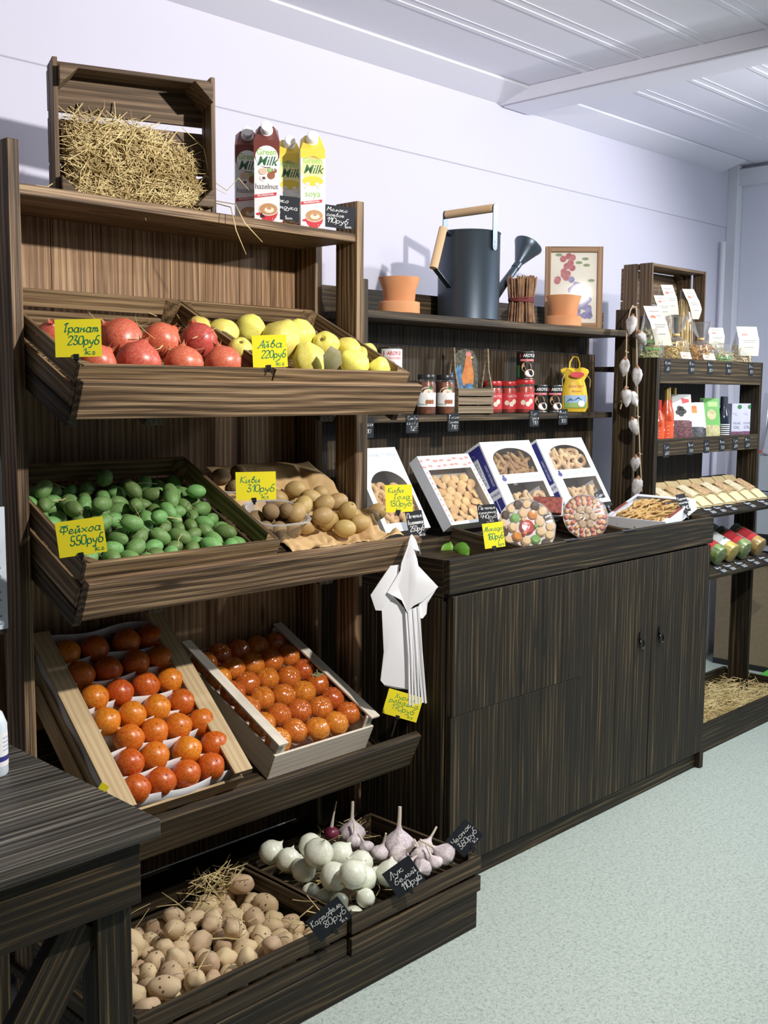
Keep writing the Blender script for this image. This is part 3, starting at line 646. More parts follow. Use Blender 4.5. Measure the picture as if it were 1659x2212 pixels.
CLEAR = clear('clear_plastic', mix=.13)
def punnet(label, w, d, h, M):
    t = thing('plastic_punnet', label, 'punnet', M=M); n = 24
    def ring(k, z, g=0):
        out = []; 
        for i in range(n):
            a = 2*math.pi*(i+.5)/n; c, s = math.cos(a), math.sin(a); e = 4
            rr = (abs(c)**e+abs(s)**e)**(-1/e); out.append(V((c*rr*(w/2*k+g), s*rr*(d/2*k+g), z)))
        return out
    lv = [ring(.80, .002), ring(.83, .006), ring(.97, h-.004), ring(1, h), ring(1, h, .006), ring(1, h-.003, .007)]
    vs = [v for r_ in lv for v in r_]; fs = [(i*n+k, i*n+(k+1) % n, (i+1)*n+(k+1) % n, (i+1)*n+k) for i in range(len(lv)-1) for k in range(n)]+[list(range(n))[::-1]]
    mb = MB(); mb.add(vs, fs, CLEAR, None, True); part(mb, 'tub', t)
    mb = MB(); mb.tube(ring(1, h, .006)+[ring(1, h, .006)[0]], .0016, 6, clear('clear_plastic_rim', mix=.5), cap=False); part(mb, 'rim', t); return t
t = kiwi(KIB, 'brown')
first = True
for lab, T_, (px, py), n0, w, d, pos in (
    ('clear punnet of furry brown kiwis at the front of the middle tray', T2, (590, 1135), .045, .175, .12, [(-.055, -.022, .035), (-.003, -.02, .036), (.052, -.024, .036), (-.055, .03, .038), (0, .032, .036), (.05, .03, .038), (-.02, .004, .066), (.035, .0, .066)]),
    ('clear punnet of furry brown kiwis further back beside the feijoas', T2, (492, 1062), .05, .15, .12, [(-.045, -.02, .035), (.005, -.02, .036), (.048, -.02, .036), (-.04, .03, .04), (.012, .03, .04), (-.03, .0, .075), (.02, .002, .075)])):
    c = AP(px, py, T_ @ V((0, 0, n0)), V((0, -math.sin(INC), math.cos(INC)))); loc = T_.inverted() @ c
    Mp = T_ @ Matrix.Translation((loc.x, loc.y, .016)); punnet(lab, w, d, .07, Mp)
    cs = relax([V(p) for p in pos], [.0255]*len(pos), it=80, box=((-w/2*.86, w/2*.86), (-d/2*.86, d/2*.86), (.004, .2)))
    for c in cs:
        M = Mp @ Matrix.Translation(c) @ Euler((q.uniform(.8, 2.2), q.uniform(-.4, .4), q.uniform(0, 6))).to_matrix().to_4x4() @ Matrix.Scale(.0258, 4)
        l2 = 'furry brown kiwi inside the clear punnet '+('nearest the front' if 'front' in lab else 'beside the feijoas')
        if first: t.matrix_world = M; t['label'] = l2; o = t; first = False
        else: o = copy_tree(t, M, l2)
        o['group'] = 'furry kiwis in the '+('front' if 'front' in lab else 'rear')+' punnet'

# --- lower tray: persimmon boxes
def fruit_box(label, w, d, hs, hp, M, mat, matb, bw, bat_top=.006, group=None):
    t = thing('fruit_box', label, 'crate', M=M)
    mb = MB(); mb.bb(0, w, 0, d, 0, .006, mat); part(mb, 'bottom', t)
    for nm, a in (('front_board', (0, w, 0, .007, .006, hs)), ('rear_board', (0, w, d-.007, d, .006, hs))):
        mb = MB(); mb.bb(*a, mat); part(mb, nm, t, .0008)
    for x in (0, w-.007):
        mb = MB(); mb.bb(x, x+.007, .0075, d-.0075, .006, hs, mat); part(mb, 'side_board', t, .0008)
    for x in (.008, w-.008):
        for y in (.008, d-.008):
            sx = 1 if x < w/2 else -1; sy = 1 if y < d/2 else -1; pts = [(x, y), (x+.030*sx, y), (x, y+.030*sy)]
            mb = MB(); mb.poly(pts if sx*sy > 0 else pts[::-1], hp-.007, mat, off=.0065); part(mb, 'corner_post', t, .0008)
    for x in (-.004, w-bw+.004):
        mb = MB(); mb.bb(x, x+bw, -.004, d+.004, hp, hp+.007, matb); part(mb, 'batten', t, .001)
    return t
A1 = R(41.5); k1 = .986
F1 = Matrix(((1, 0, 0, 1.292*k1), (0, math.cos(A1), -math.sin(A1), 2.10), (0, math.sin(A1), math.cos(A1), .533), (0, 0, 0, 1))) @ Matrix.Translation((0, .003, -.097))
W1 = .398*k1
b1 = fruit_box('tall pine box of orange persimmons leaning steeply on the lower tray', W1, .52, .05, .09, F1, W_PINE, W_PINE, .056)
LINER = pbr('white_card_liner', (.80, .79, .80), .6)
rows = [[(318, 1722), (373, 1707), (432, 1688), (472, 1664)], [(292, 1668), (350, 1660), (407, 1643), (454, 1617)], [(270, 1618), (328, 1600), (385, 1590), (430, 1570)], [(240, 1568), (297, 1556), (350, 1538), (399, 1523)], [(208, 1518), (263, 1508), (319, 1490), (370, 1475)], [(178, 1470), (238, 1462), (297, 1445), (350, 1436)], [(145, 1418), (207, 1410), (275, 1393), (325, 1386)]]
PER = pbr('persimmon_skin', (.58, .105, .010), .33, col2=(.72, .21, .022), nscale=7, objvar=.16, spec=.5, detail=2)
PTIP = pbr('persimmon_tip', (.10, .03, .01), .6)
t = thing('persimmon', 'p', 'fruit'); mb = MB()
mb.lathe([(.001, -.9), (.5, -.88), (.85, -.55), (1, 0), (.94, .4), (.74, .76), (.45, .95), (.2, 1.02), (.001, 1.03)], 22, PER, deform=lambda v, a: V((v.x*(1+.03*math.cos(4*a)), v.y*(1+.03*math.cos(4*a)), v.z))); part(mb, 'skin', t)
mb = MB(); mb.blob((0, 0, 1.03), (.05, .05, .04), 8, 4, PTIP); part(mb, 'tip', t)
en1 = V((0, -math.sin(A1), math.cos(A1)))
flat = [(i, j, AP(x, y, F1 @ V((0, 0, .066)), en1)) for i, row in enumerate(rows) for j, (x, y) in enumerate(row)]
i1 = F1.inverted(); loc = relax([i1 @ c for i, j, c in flat], [.0365]*len(flat), it=80, box=((.008, W1-.008), (.010, .511), (.02, .108)))
first = True; rowy = {}
for (i, j, c), l in zip(flat, loc):
    rowy.setdefault(i, []).append(l.y)
    M = F1 @ Matrix.Translation(l) @ Euler((rng.uniform(-.1, .5), rng.uniform(-.3, .5), rng.uniform(-.4, .4))).to_matrix().to_4x4() @ Matrix.Diagonal((.0385, .0365, .037, 1))
    lab = f'orange persimmon in the leaning pine box, {ORD[i]} row from the front, {ORD[j]} from the left'
    if first: t.matrix_world = M; t['label'] = lab; o = t; first = False
    else: o = copy_tree(t, M, lab)
    o['group'] = 'persimmons in the pine box'
mb = MB(); ys = [.008]+[ (sum(rowy[i])/4+sum(rowy[i+1])/4)/2 for i in range(6)]+[.51]
for y in ys:
    sheet(lambda u, v: (.045+u*(W1-.055), y+.006*math.sin(u*9+y*40)+(v-.5)*.01, .012+v*.066), 24, 2, LINER, mb)
sheet(lambda u, v: (.010+.004*math.sin(v*20), .01+v*.49, .008+u*.068), 3, 20, LINER, mb)
sheet(lambda u, v: (W1-.012+.002*math.sin(v*20), .01+v*.49, .008+u*.066), 3, 20, LINER, mb)
o = part(mb, 'card_liner', b1); sm = o.modifiers.new('thickness', 'SOLIDIFY'); sm.thickness = .0012
mb = MB()
p0, p1, p2, p3 = V((1.27, 2.105, .470)), V((1.27, 2.52, .80)), V((1.27, 2.52, .70)), V((1.27, 2.105, .44))
# second (lower) crate board that carries the leaning box at the left
mb.bar((1.262, 2.125, .442), (1.262, 2.46, .742), .045, .010, (1, 0, 0), W_PINE); single(mb, 'pine_slat', 'pine slat standing against the left side of the leaning persimmon box', 'slat', bevel=.001)

A2 = R(25); F2 = Matrix(((1, 0, 0, 1.768), (0, math.cos(A2), -math.sin(A2), 2.112), (0, math.sin(A2), math.cos(A2), .566), (0, 0, 0, 1))) @ Matrix.Translation((0, 0, -.117))
W2 = .37
b2 = fruit_box('white poplar box of glossy ribbed persimmons on the lower tray', W2, .475, .080, .115, F2, W_POP, W_POP, .033)
en2 = V((0, -math.sin(A2), math.cos(A2)))
rows2 = [[(578, 1602), (638, 1582), (688, 1572), (724, 1560), (760, 1546)], [(545, 1570), (598, 1552), (641, 1537), (692, 1525), (724, 1512)], [(513, 1533), (570, 1512), (612, 1505), (656, 1488), (690, 1472)], [(480, 1497), (532, 1480), (580, 1468), (625, 1462), (652, 1447)], [(457, 1466), (505, 1448), (546, 1437), (590, 1423), (622, 1416)], [(430, 1430), (476, 1415), (517, 1404), (558, 1390), (600, 1386)]]
PER2 = pbr('glossy_persimmon_skin', (.56, .115, .018), .22, col2=(.70, .23, .03), nscale=7, objvar=.15, spec=.6, coat=.6, detail=2)
CAL = pbr('persimmon_calyx', (.30, .30, .14), .7)
t = thing('persimmon', 'p', 'fruit'); mb = MB()
mb.lathe([(.001, -.8), (.5, -.78), (.85, -.5), (1, 0), (.93, .35), (.72, .68), (.42, .85), (.15, .84), (.001, .80)], 32, PER2, deform=lambda v, a: V((v.x, v.y, v.z))*(1+.045*abs(math.cos(4*a))-.02)); part(mb, 'skin', t)
flat = [(i, j, AP(x, y, F2 @ V((0, 0, .082)), en2)) for i, row in enumerate(rows2) for j, (x, y) in enumerate(row)]
i2 = F2.inverted(); loc = relax([i2 @ c for i, j, c in flat], [.0362]*len(flat), it=120, box=((.008, W2-.008), (.008, .467), (.04, .122)))
first = True
for (i, j, c), l in zip(flat, loc):
    M = F2 @ Matrix.Translation(l) @ Euler((rng.uniform(-.3, .4), rng.uniform(-.4, .4), rng.uniform(0, 6))).to_matrix().to_4x4() @ Matrix.Diagonal((.0372, .0372, .037, 1))
    lab = f'glossy ribbed persimmon in the white box, {ORD[i]} row from the front, {ORD[j]} from the left'
    if first: t.matrix_world = M; t['label'] = lab; o = t; first = False
    else: o = copy_tree(t, M, lab)
    o['group'] = 'persimmons in the white box'
    if (i, j) == (2, 4):
        o['label'] = 'glossy persimmon with its green calyx and stem showing, right side of the white box'
        mb = MB()
        for k in range(4): mb.blob((.3*math.cos(k*1.57), .3*math.sin(k*1.57), .86), (.26, .26, .07), 10, 5, CAL)
        mb.tube([(0, 0, .86), (.05, 0, 1.3)], [.07, .05], 6, CAL); part(mb, 'calyx', o)
FILM = clear('crinkled_film', mix=.10, rough=.12)
mb = MB()
def film(u, v):
    x = .012+u*.012; return V((x+crumple(u*2, v*12, .004, 3, 1), .02+v*.43, .05+u*.05))
sheet(film, 6, 40, FILM, mb); part(mb, 'film_lining', b2); mb = MB(); sheet(lambda u, v: V((W2-.012-u*.012-crumple(u*2, v*12, .004, 3, 2), .02+v*.43, .05+u*.05)), 6, 40, FILM, mb)
part(mb, 'film_lining', b2)

# --- floor level: potatoes, onions, garlic on the plinth
zp = .109
crate('vegetable_crate', 'dark slatted crate heaped with potatoes, at the bottom by the table', .60, .45, .098, TR((1.135, 1.815, zp)), W_CRATED)
POT = pbr('potato_skin', (.46, .32, .19), .62, col2=(.64, .49, .30), nscale=24, objvar=.14, bump=.1, bscale=60, spec=.3, ramp=(.3, .6))
EYE = pbr('potato_eyes', (.16, .08, .05), .8)
pots = []
for s in range(5):
    t = thing('potato', 'p', 'vegetable'); mb = MB(); mb.blob((0, 0, 0), (.88, .84+.05*(s % 3), 1.14+.06*(s % 2)), 16, 11, POT, nz=.16, seed=s, ns=6); part(mb, 'skin', t)
    mb = MB(); qq = random.Random(s)
    for k in range(12):
        d = V((qq.gauss(0, 1), qq.gauss(0, 1), qq.gauss(0, 1))).normalized(); F = FR(d*.94, d.orthogonal(), d.cross(d.orthogonal())); mb.blob((0, 0, 0), (.09, .05, .06), 8, 4, EYE, M=F.to_3x3())
        for i in range(len(mb.v)-(8*3+2), len(mb.v)): mb.v[i] = mb.v[i]+V((d.x*.90, d.y*.86, d.z*1.04))
    part(mb, 'eyes', t); pots.append(t)
q = random.Random(9); rr_ = [q.uniform(.0225, .0315) for i in range(112)]
cs = relax([V((q.uniform(.03, .57), q.uniform(.03, .40), q.uniform(.06, .33))) for i in rr_], rr_, box=((.014, .586), (.014, .41), (.012, .4)), it=420, g=.0012)
used = set()
for i, (c, r) in enumerate(zip(cs, rr_)):
    M = TR((1.135, 1.815, zp)) @ Matrix.Translation(c) @ Euler((q.uniform(0, 6), q.uniform(0, 6), q.uniform(0, 6))).to_matrix().to_4x4() @ Matrix.Scale(r*.99, 4)
    s = i % 5; lab = 'small earthy potato heaped in the dark crate by the table'
    if s not in used: o = pots[s]; o.matrix_world = M; o['label'] = lab; used.add(s)
    else: o = copy_tree(pots[s], M, lab)
    o['group'] = 'potatoes heaped in the crate'
mb = MB(); strands(70, lambda q: (V((q.uniform(1.56, 1.69), q.uniform(2.16, 2.23), q.uniform(.19, .235))), V((0, 0, 1))), mb, flat=.9, seed=5, L=(.05, .11)); strands(24, lambda q: (V((q.uniform(1.2, 1.7), q.uniform(1.85, 2.2), q.uniform(.215, .24))), V((0, 0, 1))), mb, flat=.3, seed=15, L=(.05, .1))
single(mb, 'straw_bedding', 'straw tuft behind the potatoes in their crate', 'straw', kind='stuff')
xg = AZ(790, 1864, .2).x
c2 = crate('vegetable_crate', 'dark slatted crate of white onions and garlic on the plinth', .50, .465, .100, TR((1.742, 1.805, zp)), W_CRATED)
mb = MB(); mb.bb(xg-1.742-.005, xg-1.742+.005, .012, .453, .012, .085, W_CRATED); part(mb, 'divider', c2, .001)
ONI = pbr('white_onion_skin', (.70, .72, .55), .3, col2=(.84, .85, .74), nscale=6, objvar=.08, spec=.5, coat=.2)
ROOT = pbr('dry_onion_tip', (.50, .38, .20), .8)
t = thing('onion', 'o', 'vegetable'); mb = MB()
mb.lathe([(.001, -.90), (.3, -.92), (.7, -.72), (.97, -.25), (1, .08), (.88, .45), (.60, .75), (.3, .92), (.12, 1.06), (.07, 1.18), (.001, 1.2)], 24, ONI, deform=lambda v, a: v*(1+.012*math.cos(7*a))); part(mb, 'skin', t)
mb = MB()
for k in range(9): a = k*.7; mb.tube([(.12*math.cos(a), .12*math.sin(a), -.90), (.22*math.cos(a), .22*math.sin(a), -1.02)], .02, 4, ROOT)
mb.tube([(0, 0, 1.12), (.03, .02, 1.3)], [.07, .03], 6, ROOT); part(mb, 'roots', t)
ONS = [(581, 1848, 28), (669, 1828, 27), (725, 1849, 29), (670, 1866, 25), (588, 1897, 29), (626, 1887, 27), (667, 1904, 34), (712, 1887, 29), (764, 1881, 29), (633, 1930, 21), (683, 1942, 25), (732, 1922, 33), (783, 1906, 31), (786, 1948, 33), (640, 1860, 20), (826, 1946, 22), (834, 1908, 31), (740, 1962, 24), (700, 1965, 22), (812, 1890, 20)]
names = ['buff, at the far back left corner of the crate', 'buff, alone at the back', 'at the back beside the divider', 'small, in the middle of the back half', 'at the left edge of the crate', 'between the left edge and the largest onion', 'largest and shiniest, in the middle', 'greenish yellow, beside the largest onion', 'right of the greenish one, near the divider', 'small, low behind the left board', 'behind the potato tag', 'large, above the potato tag', 'large, near the divider at the front', 'at the front corner, right of the potato tag', 'small, half buried at the back', 'low at the front board, left of the grey tag', 'partly behind the grey onion tag', 'low, directly behind the potato tag', 'low at the left front board', 'small, against the divider']
P_ = []
for i, (x, y, r) in enumerate(ONS): P_.append(AZ(x, y, .215 if i in (9, 10, 17, 18, 14, 19) else .245))
rad = [mpp(p)*r for p, (x, y, r) in zip(P_, ONS)]
cs = relax(P_, rad, it=90, box=((1.756, xg-.006), (1.818, 2.257), (.122, .5)))
for i, (c, r) in enumerate(zip(cs, rad)):
    M = Matrix.Translation(c) @ Euler((q.uniform(-1, 1), q.uniform(-1, 1), q.uniform(0, 6))).to_matrix().to_4x4() @ Matrix.Scale(r*.99, 4); lab = 'white onion '+names[i]
    if i == 0: t.matrix_world = M; t['label'] = lab; o = t
    else: o = copy_tree(t, M, lab)
    o['group'] = 'white onions in the crate'
GAR = pbr('garlic_skin', (.56, .44, .48), .5, col2=(.78, .73, .72), nscale=9, objvar=.14, spec=.4)
STM = pbr('garlic_stem', (.66, .58, .47), .7)
t = thing('garlic_bulb', 'g', 'vegetable'); mb = MB()
mb.lathe([(.001, -.62), (.4, -.66), (.82, -.42), (1, -.02), (.9, .32), (.55, .66), (.28, .88), (.16, 1.1), (.12, 1.3), (.001, 1.31)], 32, GAR, deform=lambda v, a: V((v.x*(1+.09*abs(math.cos(4*a))-.05), v.y*(1+.09*abs(math.cos(4*a))-.05), v.z))); part(mb, 'cloves', t)
mb = MB(); mb.tube([(0, 0, 1.2), (.05, 0, 1.8), (.12, .05, 2.4)], [.14, .12, .11], 8, STM); part(mb, 'stem', t)
GA = [(771, 1824, 25, 0, 'with long upright stem, at the back left'), (801, 1840, 17, .5, 'small purple, behind the divider'), (829, 1846, 17, -.3, 'with pale stem leaning left, at the back'), (863, 1830, 29, 0, 'largest purple, with thick upright stem'), (827, 1868, 20, .8, 'lying against the divider in the middle'), (910, 1836, 18, .6, 'pale, at the back right'), (912, 1857, 20, 1.2, 'pale, left of the corner of the crate'), (938, 1859, 23, .9, 'whitest, in the right half'), (925, 1882, 17, 1.5, 'lying low, with stem to the right'), (968, 1878, 15, -.6, 'small, in the right corner under its tag'), (880, 1872, 17, 1.2, 'just above the grey onion tag'), (790, 1856, 15, 1.0, 'small, purple, nearest the onions')]
P_ = [AZ(x, y, .225) for x, y, r, a, l in GA]; rad = [mpp(p)*g[2]*1.22 for p, g in zip(P_, GA)]
cs = relax(P_, rad, it=90, box=((xg+.006, 2.228), (1.82, 2.257), (.13, .5)))
for i, (c, r, g) in enumerate(zip(cs, rad, GA)):
    M = Matrix.Translation(c) @ Euler((g[3]*.4, g[3], i*1.3 if g[3] else 0)).to_matrix().to_4x4() @ Matrix.Scale(r*.98, 4); lab = 'garlic bulb '+g[4]
    if i == 0: t.matrix_world = M; t['label'] = lab; o = t
    else: o = copy_tree(t, M, lab)
    o['group'] = 'garlic bulbs in the crate'
mb = MB(); strands(120, lambda q: (V((q.uniform(1.82, 2.19), q.uniform(1.88, 2.20), q.uniform(.165, .19))), V((0, 0, 1))), mb, flat=.12, seed=6, L=(.04, .09)); strands(40, lambda q: (V((q.uniform(xg-.02, 2.15), q.uniform(2.15, 2.23), q.uniform(.2, .23))), V((0, 0, 1))), mb, flat=.5, seed=16, L=(.04, .08))
single(mb, 'straw_bedding', 'straw under the onions and garlic', 'straw', kind='stuff')
mb = MB(); c = AZ(716, 1800, .235); mb.blob((0, 0, 0), (.022, .022, .02), 16, 10, pbr('red_onion_skin', (.10, .012, .03), .35, col2=(.2, .03, .06), nscale=20)); mb.tube([(0, 0, .015), (.006, -.002, .05), (.02, .0, .09)], [.006, .003, .0015], 6, STM)
single(mb, 'red_onion', 'dark red onion with dry stalk in the shaded back corner', 'vegetable', M=Matrix.Translation(c))

# ================================================================== TAGS ON THE LEFT STAND
YT = [('Гранат', .2, .66, .25), ('230руб', .28, .33, .25), ('1кг', .6, .06, .18)]
price_tag('yellow tag reading 230 on the pomegranate crate', (120, 772), (220, 770), (127, 690), 2.045, YT, yaw=-40)
price_tag('yellow tag reading 220 on the quince crate', (547, 795), (622, 792), (545, 725), 2.045, [('Айва', .16, .62, .25), ('220руб', .26, .30, .25), ('1кг', .62, .05, .17)], yaw=-40)
price_tag('yellow tag reading 550 on the feijoa crate', (129, 1206), (232, 1191), (121, 1129), 2.045, [('Фейхоа', .08, .64, .25), ('550руб', .26, .30, .28), ('1кг', .72, .07, .17)], yaw=-40)
price_tag('yellow tag reading 310 on the clear kiwi punnets', (510, 1081), (597, 1079), (509, 1020), 2.2, [('Киви', .12, .62, .24), ('310руб', .28, .30, .27), ('1кг', .60, .05, .17)], yaw=-40)
price_tag('small yellow tag reading 130 at the right end of the middle tray', (834, 1107), (892, 1105), (832, 1048), 2.09, [('Киви', .10, .72, .20), ('Голд', .30, .48, .20), ('130руб', .14, .22, .22), ('1кг', .35, .03, .13)], yaw=-40)
price_tag('yellow tag reading 170 half hidden under the white bags', (825, 1540), (899, 1561), (839, 1486), 2.13, [('Хурма', .22, .72, .2), ('ромашка', .1, .52, .2), ('170руб', .2, .26, .22), ('1кг', .68, .08, .15)], yaw=-35, drop=.06)
price_tag('black tag reading 80 on the potato crate', (693, 2035), (762, 1980), (669, 1983), 1.765, [('Картофель', .06, .62, .26), ('80руб', .3, .30, .28), ('1кг', .68, .07, .17)], 'b', yaw=-40)
price_tag('grey black tag reading 110 on the onion crate', (861, 1942), (919, 1900), (830, 1885), 1.765, [('Лук', .12, .68, .24), ('белый', .16, .42, .22), ('110руб', .28, .12, .26), ('1кг', .76, .1, .15)], 'b', yaw=-40)
price_tag('black tag reading 360 in the corner of the garlic crate', (1003, 1852), (1045, 1804), (977, 1800), 1.80, [('Чеснок', .06, .62, .24), ('360руб', .12, .30, .26), ('1кг', .55, .07, .16)], 'b', yaw=-45)
price_tag('black tag reading 240 in front of the hazelnut carton', (563, 468.6), (645, 479), (560, 416), 2.30, [('Молоко', .08, .72, .2), ('из фундука', .08, .46, .2), ('240', .14, .14, .24), ('1шт', .62, .05, .15)], 'b', yaw=-32, tilt=5, clip=False, wt=.11)
price_tag('black tag reading 110 beside the soya carton', (700, 489), (765, 497), (702, 441), 2.30, [('Молоко', .06, .74, .19), ('соевое', .06, .50, .18), ('110руб', .08, .22, .24), ('1шт', .66, .05, .15)], 'b', yaw=-32, tilt=5, clip=False, wt=.11)
# ================================================================== TOP OF THE LEFT STAND
ZS = 1.9505
a_ = V((AY(117, 300, 2.44).x, 2.44, ZS)); b_ = V((AY(466, 300, 2.30).x, 2.30, ZS)); yawc = math.atan2(b_.y-a_.y, b_.x-a_.x)
MC = TR(a_, yawc, 0); wc, hc, dc = (b_-a_).length, .338, .10
t = thing('display_crate', 'brown slatted crate on its side filled with straw, on top of the stand', 'crate', M=MC)
for z0, z1 in ((.004, .10), (.108, .215), (.232, .328)):
    mb = MB(); mb.bb(0, wc, dc-.012, dc, z0, z1, W_BROWN, 0); part(mb, 'back_slat', t, .0015)
for x in (0, wc-.012):
    for y0, y1 in ((0, .055), (.062, dc-.013)):
        mb = MB(); mb.bb(x, x+.012, y0, y1, 0, hc-.012*0, W_BROWN, 2); part(mb, 'side_slat', t, .0015)
for z in (0, hc-.02):
    for y0, y1 in ((.004, .052), (.058, dc-.013)):
        mb = MB(); mb.bb(.0125, wc-.0125, y0, y1, z, z+.011, W_BROWN, 0); part(mb, 'end_slat', t, .0015)
for x, z in ((.0125, .0115), (wc-.0125, .0115), (.0125, hc-.021), (wc-.0125, hc-.021)):
    sx = 1 if x < wc/2 else -1; sz = 1 if z < hc/2 else -1; s = .048
    pts = [(x, z), (x+s*sx, z), (x, z+s*sz)]
    mb = MB(); mb.poly(pts if sx*sz > 0 else pts[::-1], dc+.012, W_BROWN, Matrix(((1, 0, 0, 0), (0, 0, -1, dc-.0135), (0, 1, 0, 0), (0, 0, 0, 1)))); part(mb, 'corner_block', t, .0015)
# straw heaped in it
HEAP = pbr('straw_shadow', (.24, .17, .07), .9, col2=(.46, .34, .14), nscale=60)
def toph(x): return .250-.105*(x/wc)-.012*math.sin(x*22)
mb = MB()
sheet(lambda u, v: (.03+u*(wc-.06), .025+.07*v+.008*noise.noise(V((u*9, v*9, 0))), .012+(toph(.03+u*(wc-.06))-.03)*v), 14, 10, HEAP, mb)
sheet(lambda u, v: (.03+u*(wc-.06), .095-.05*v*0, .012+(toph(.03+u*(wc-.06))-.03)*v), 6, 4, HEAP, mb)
def sf(q):
    x = q.uniform(.045, wc-.045); v = q.random(); z = .012+toph(x)*v; y = .006+.066*v+q.uniform(-.018, .018)
    return V((x, y, z)), V((0, -.75, .5))
strands(2000, sf, mb, flat=.28, L=(.03, .10), r=.0012, seed=21)
def sf2(q): x = q.uniform(.06, wc-.03); return V((x, q.uniform(-.012, .02), q.uniform(.008, .035))), V((0, -.6, .8))
strands(260, sf2, mb, flat=.3, L=(.03, .08), seed=22)
for pts in ([(.40, .02, .03), (.425, -.05, .01), (.43, -.075, -.05), (.455, -.08, -.11)], [(.405, .02, .035), (.44, -.04, .02), (.455, -.07, -.03), (.50, -.075, -.075)], [(.33, .06, .22), (.385, .05, .17), (.395, .02, .07), (.43, .0, .05)], [(.05, .06, .155), (.10, .05, .20), (.13, .045, .245), (.128, .04, .262)], [(.17, .0, .02), (.20, -.035, .0), (.205, -.06, -.04)], [(.38, .03, .10), (.43, .0, .06), (.455, -.02, .09), (.48, -.03, .06)], [(.02, .02, .06), (-.02, -.01, .03), (-.05, -.03, .028)]):
    mb.tube([V(p) for p in pts], [.0017]*(len(pts)-1)+[.0008], 5, STRAW, flatk=.6)
single(mb, 'straw_heap', 'heap of golden straw spilling from the crate on top of the stand', 'straw', M=MC, kind='stuff')

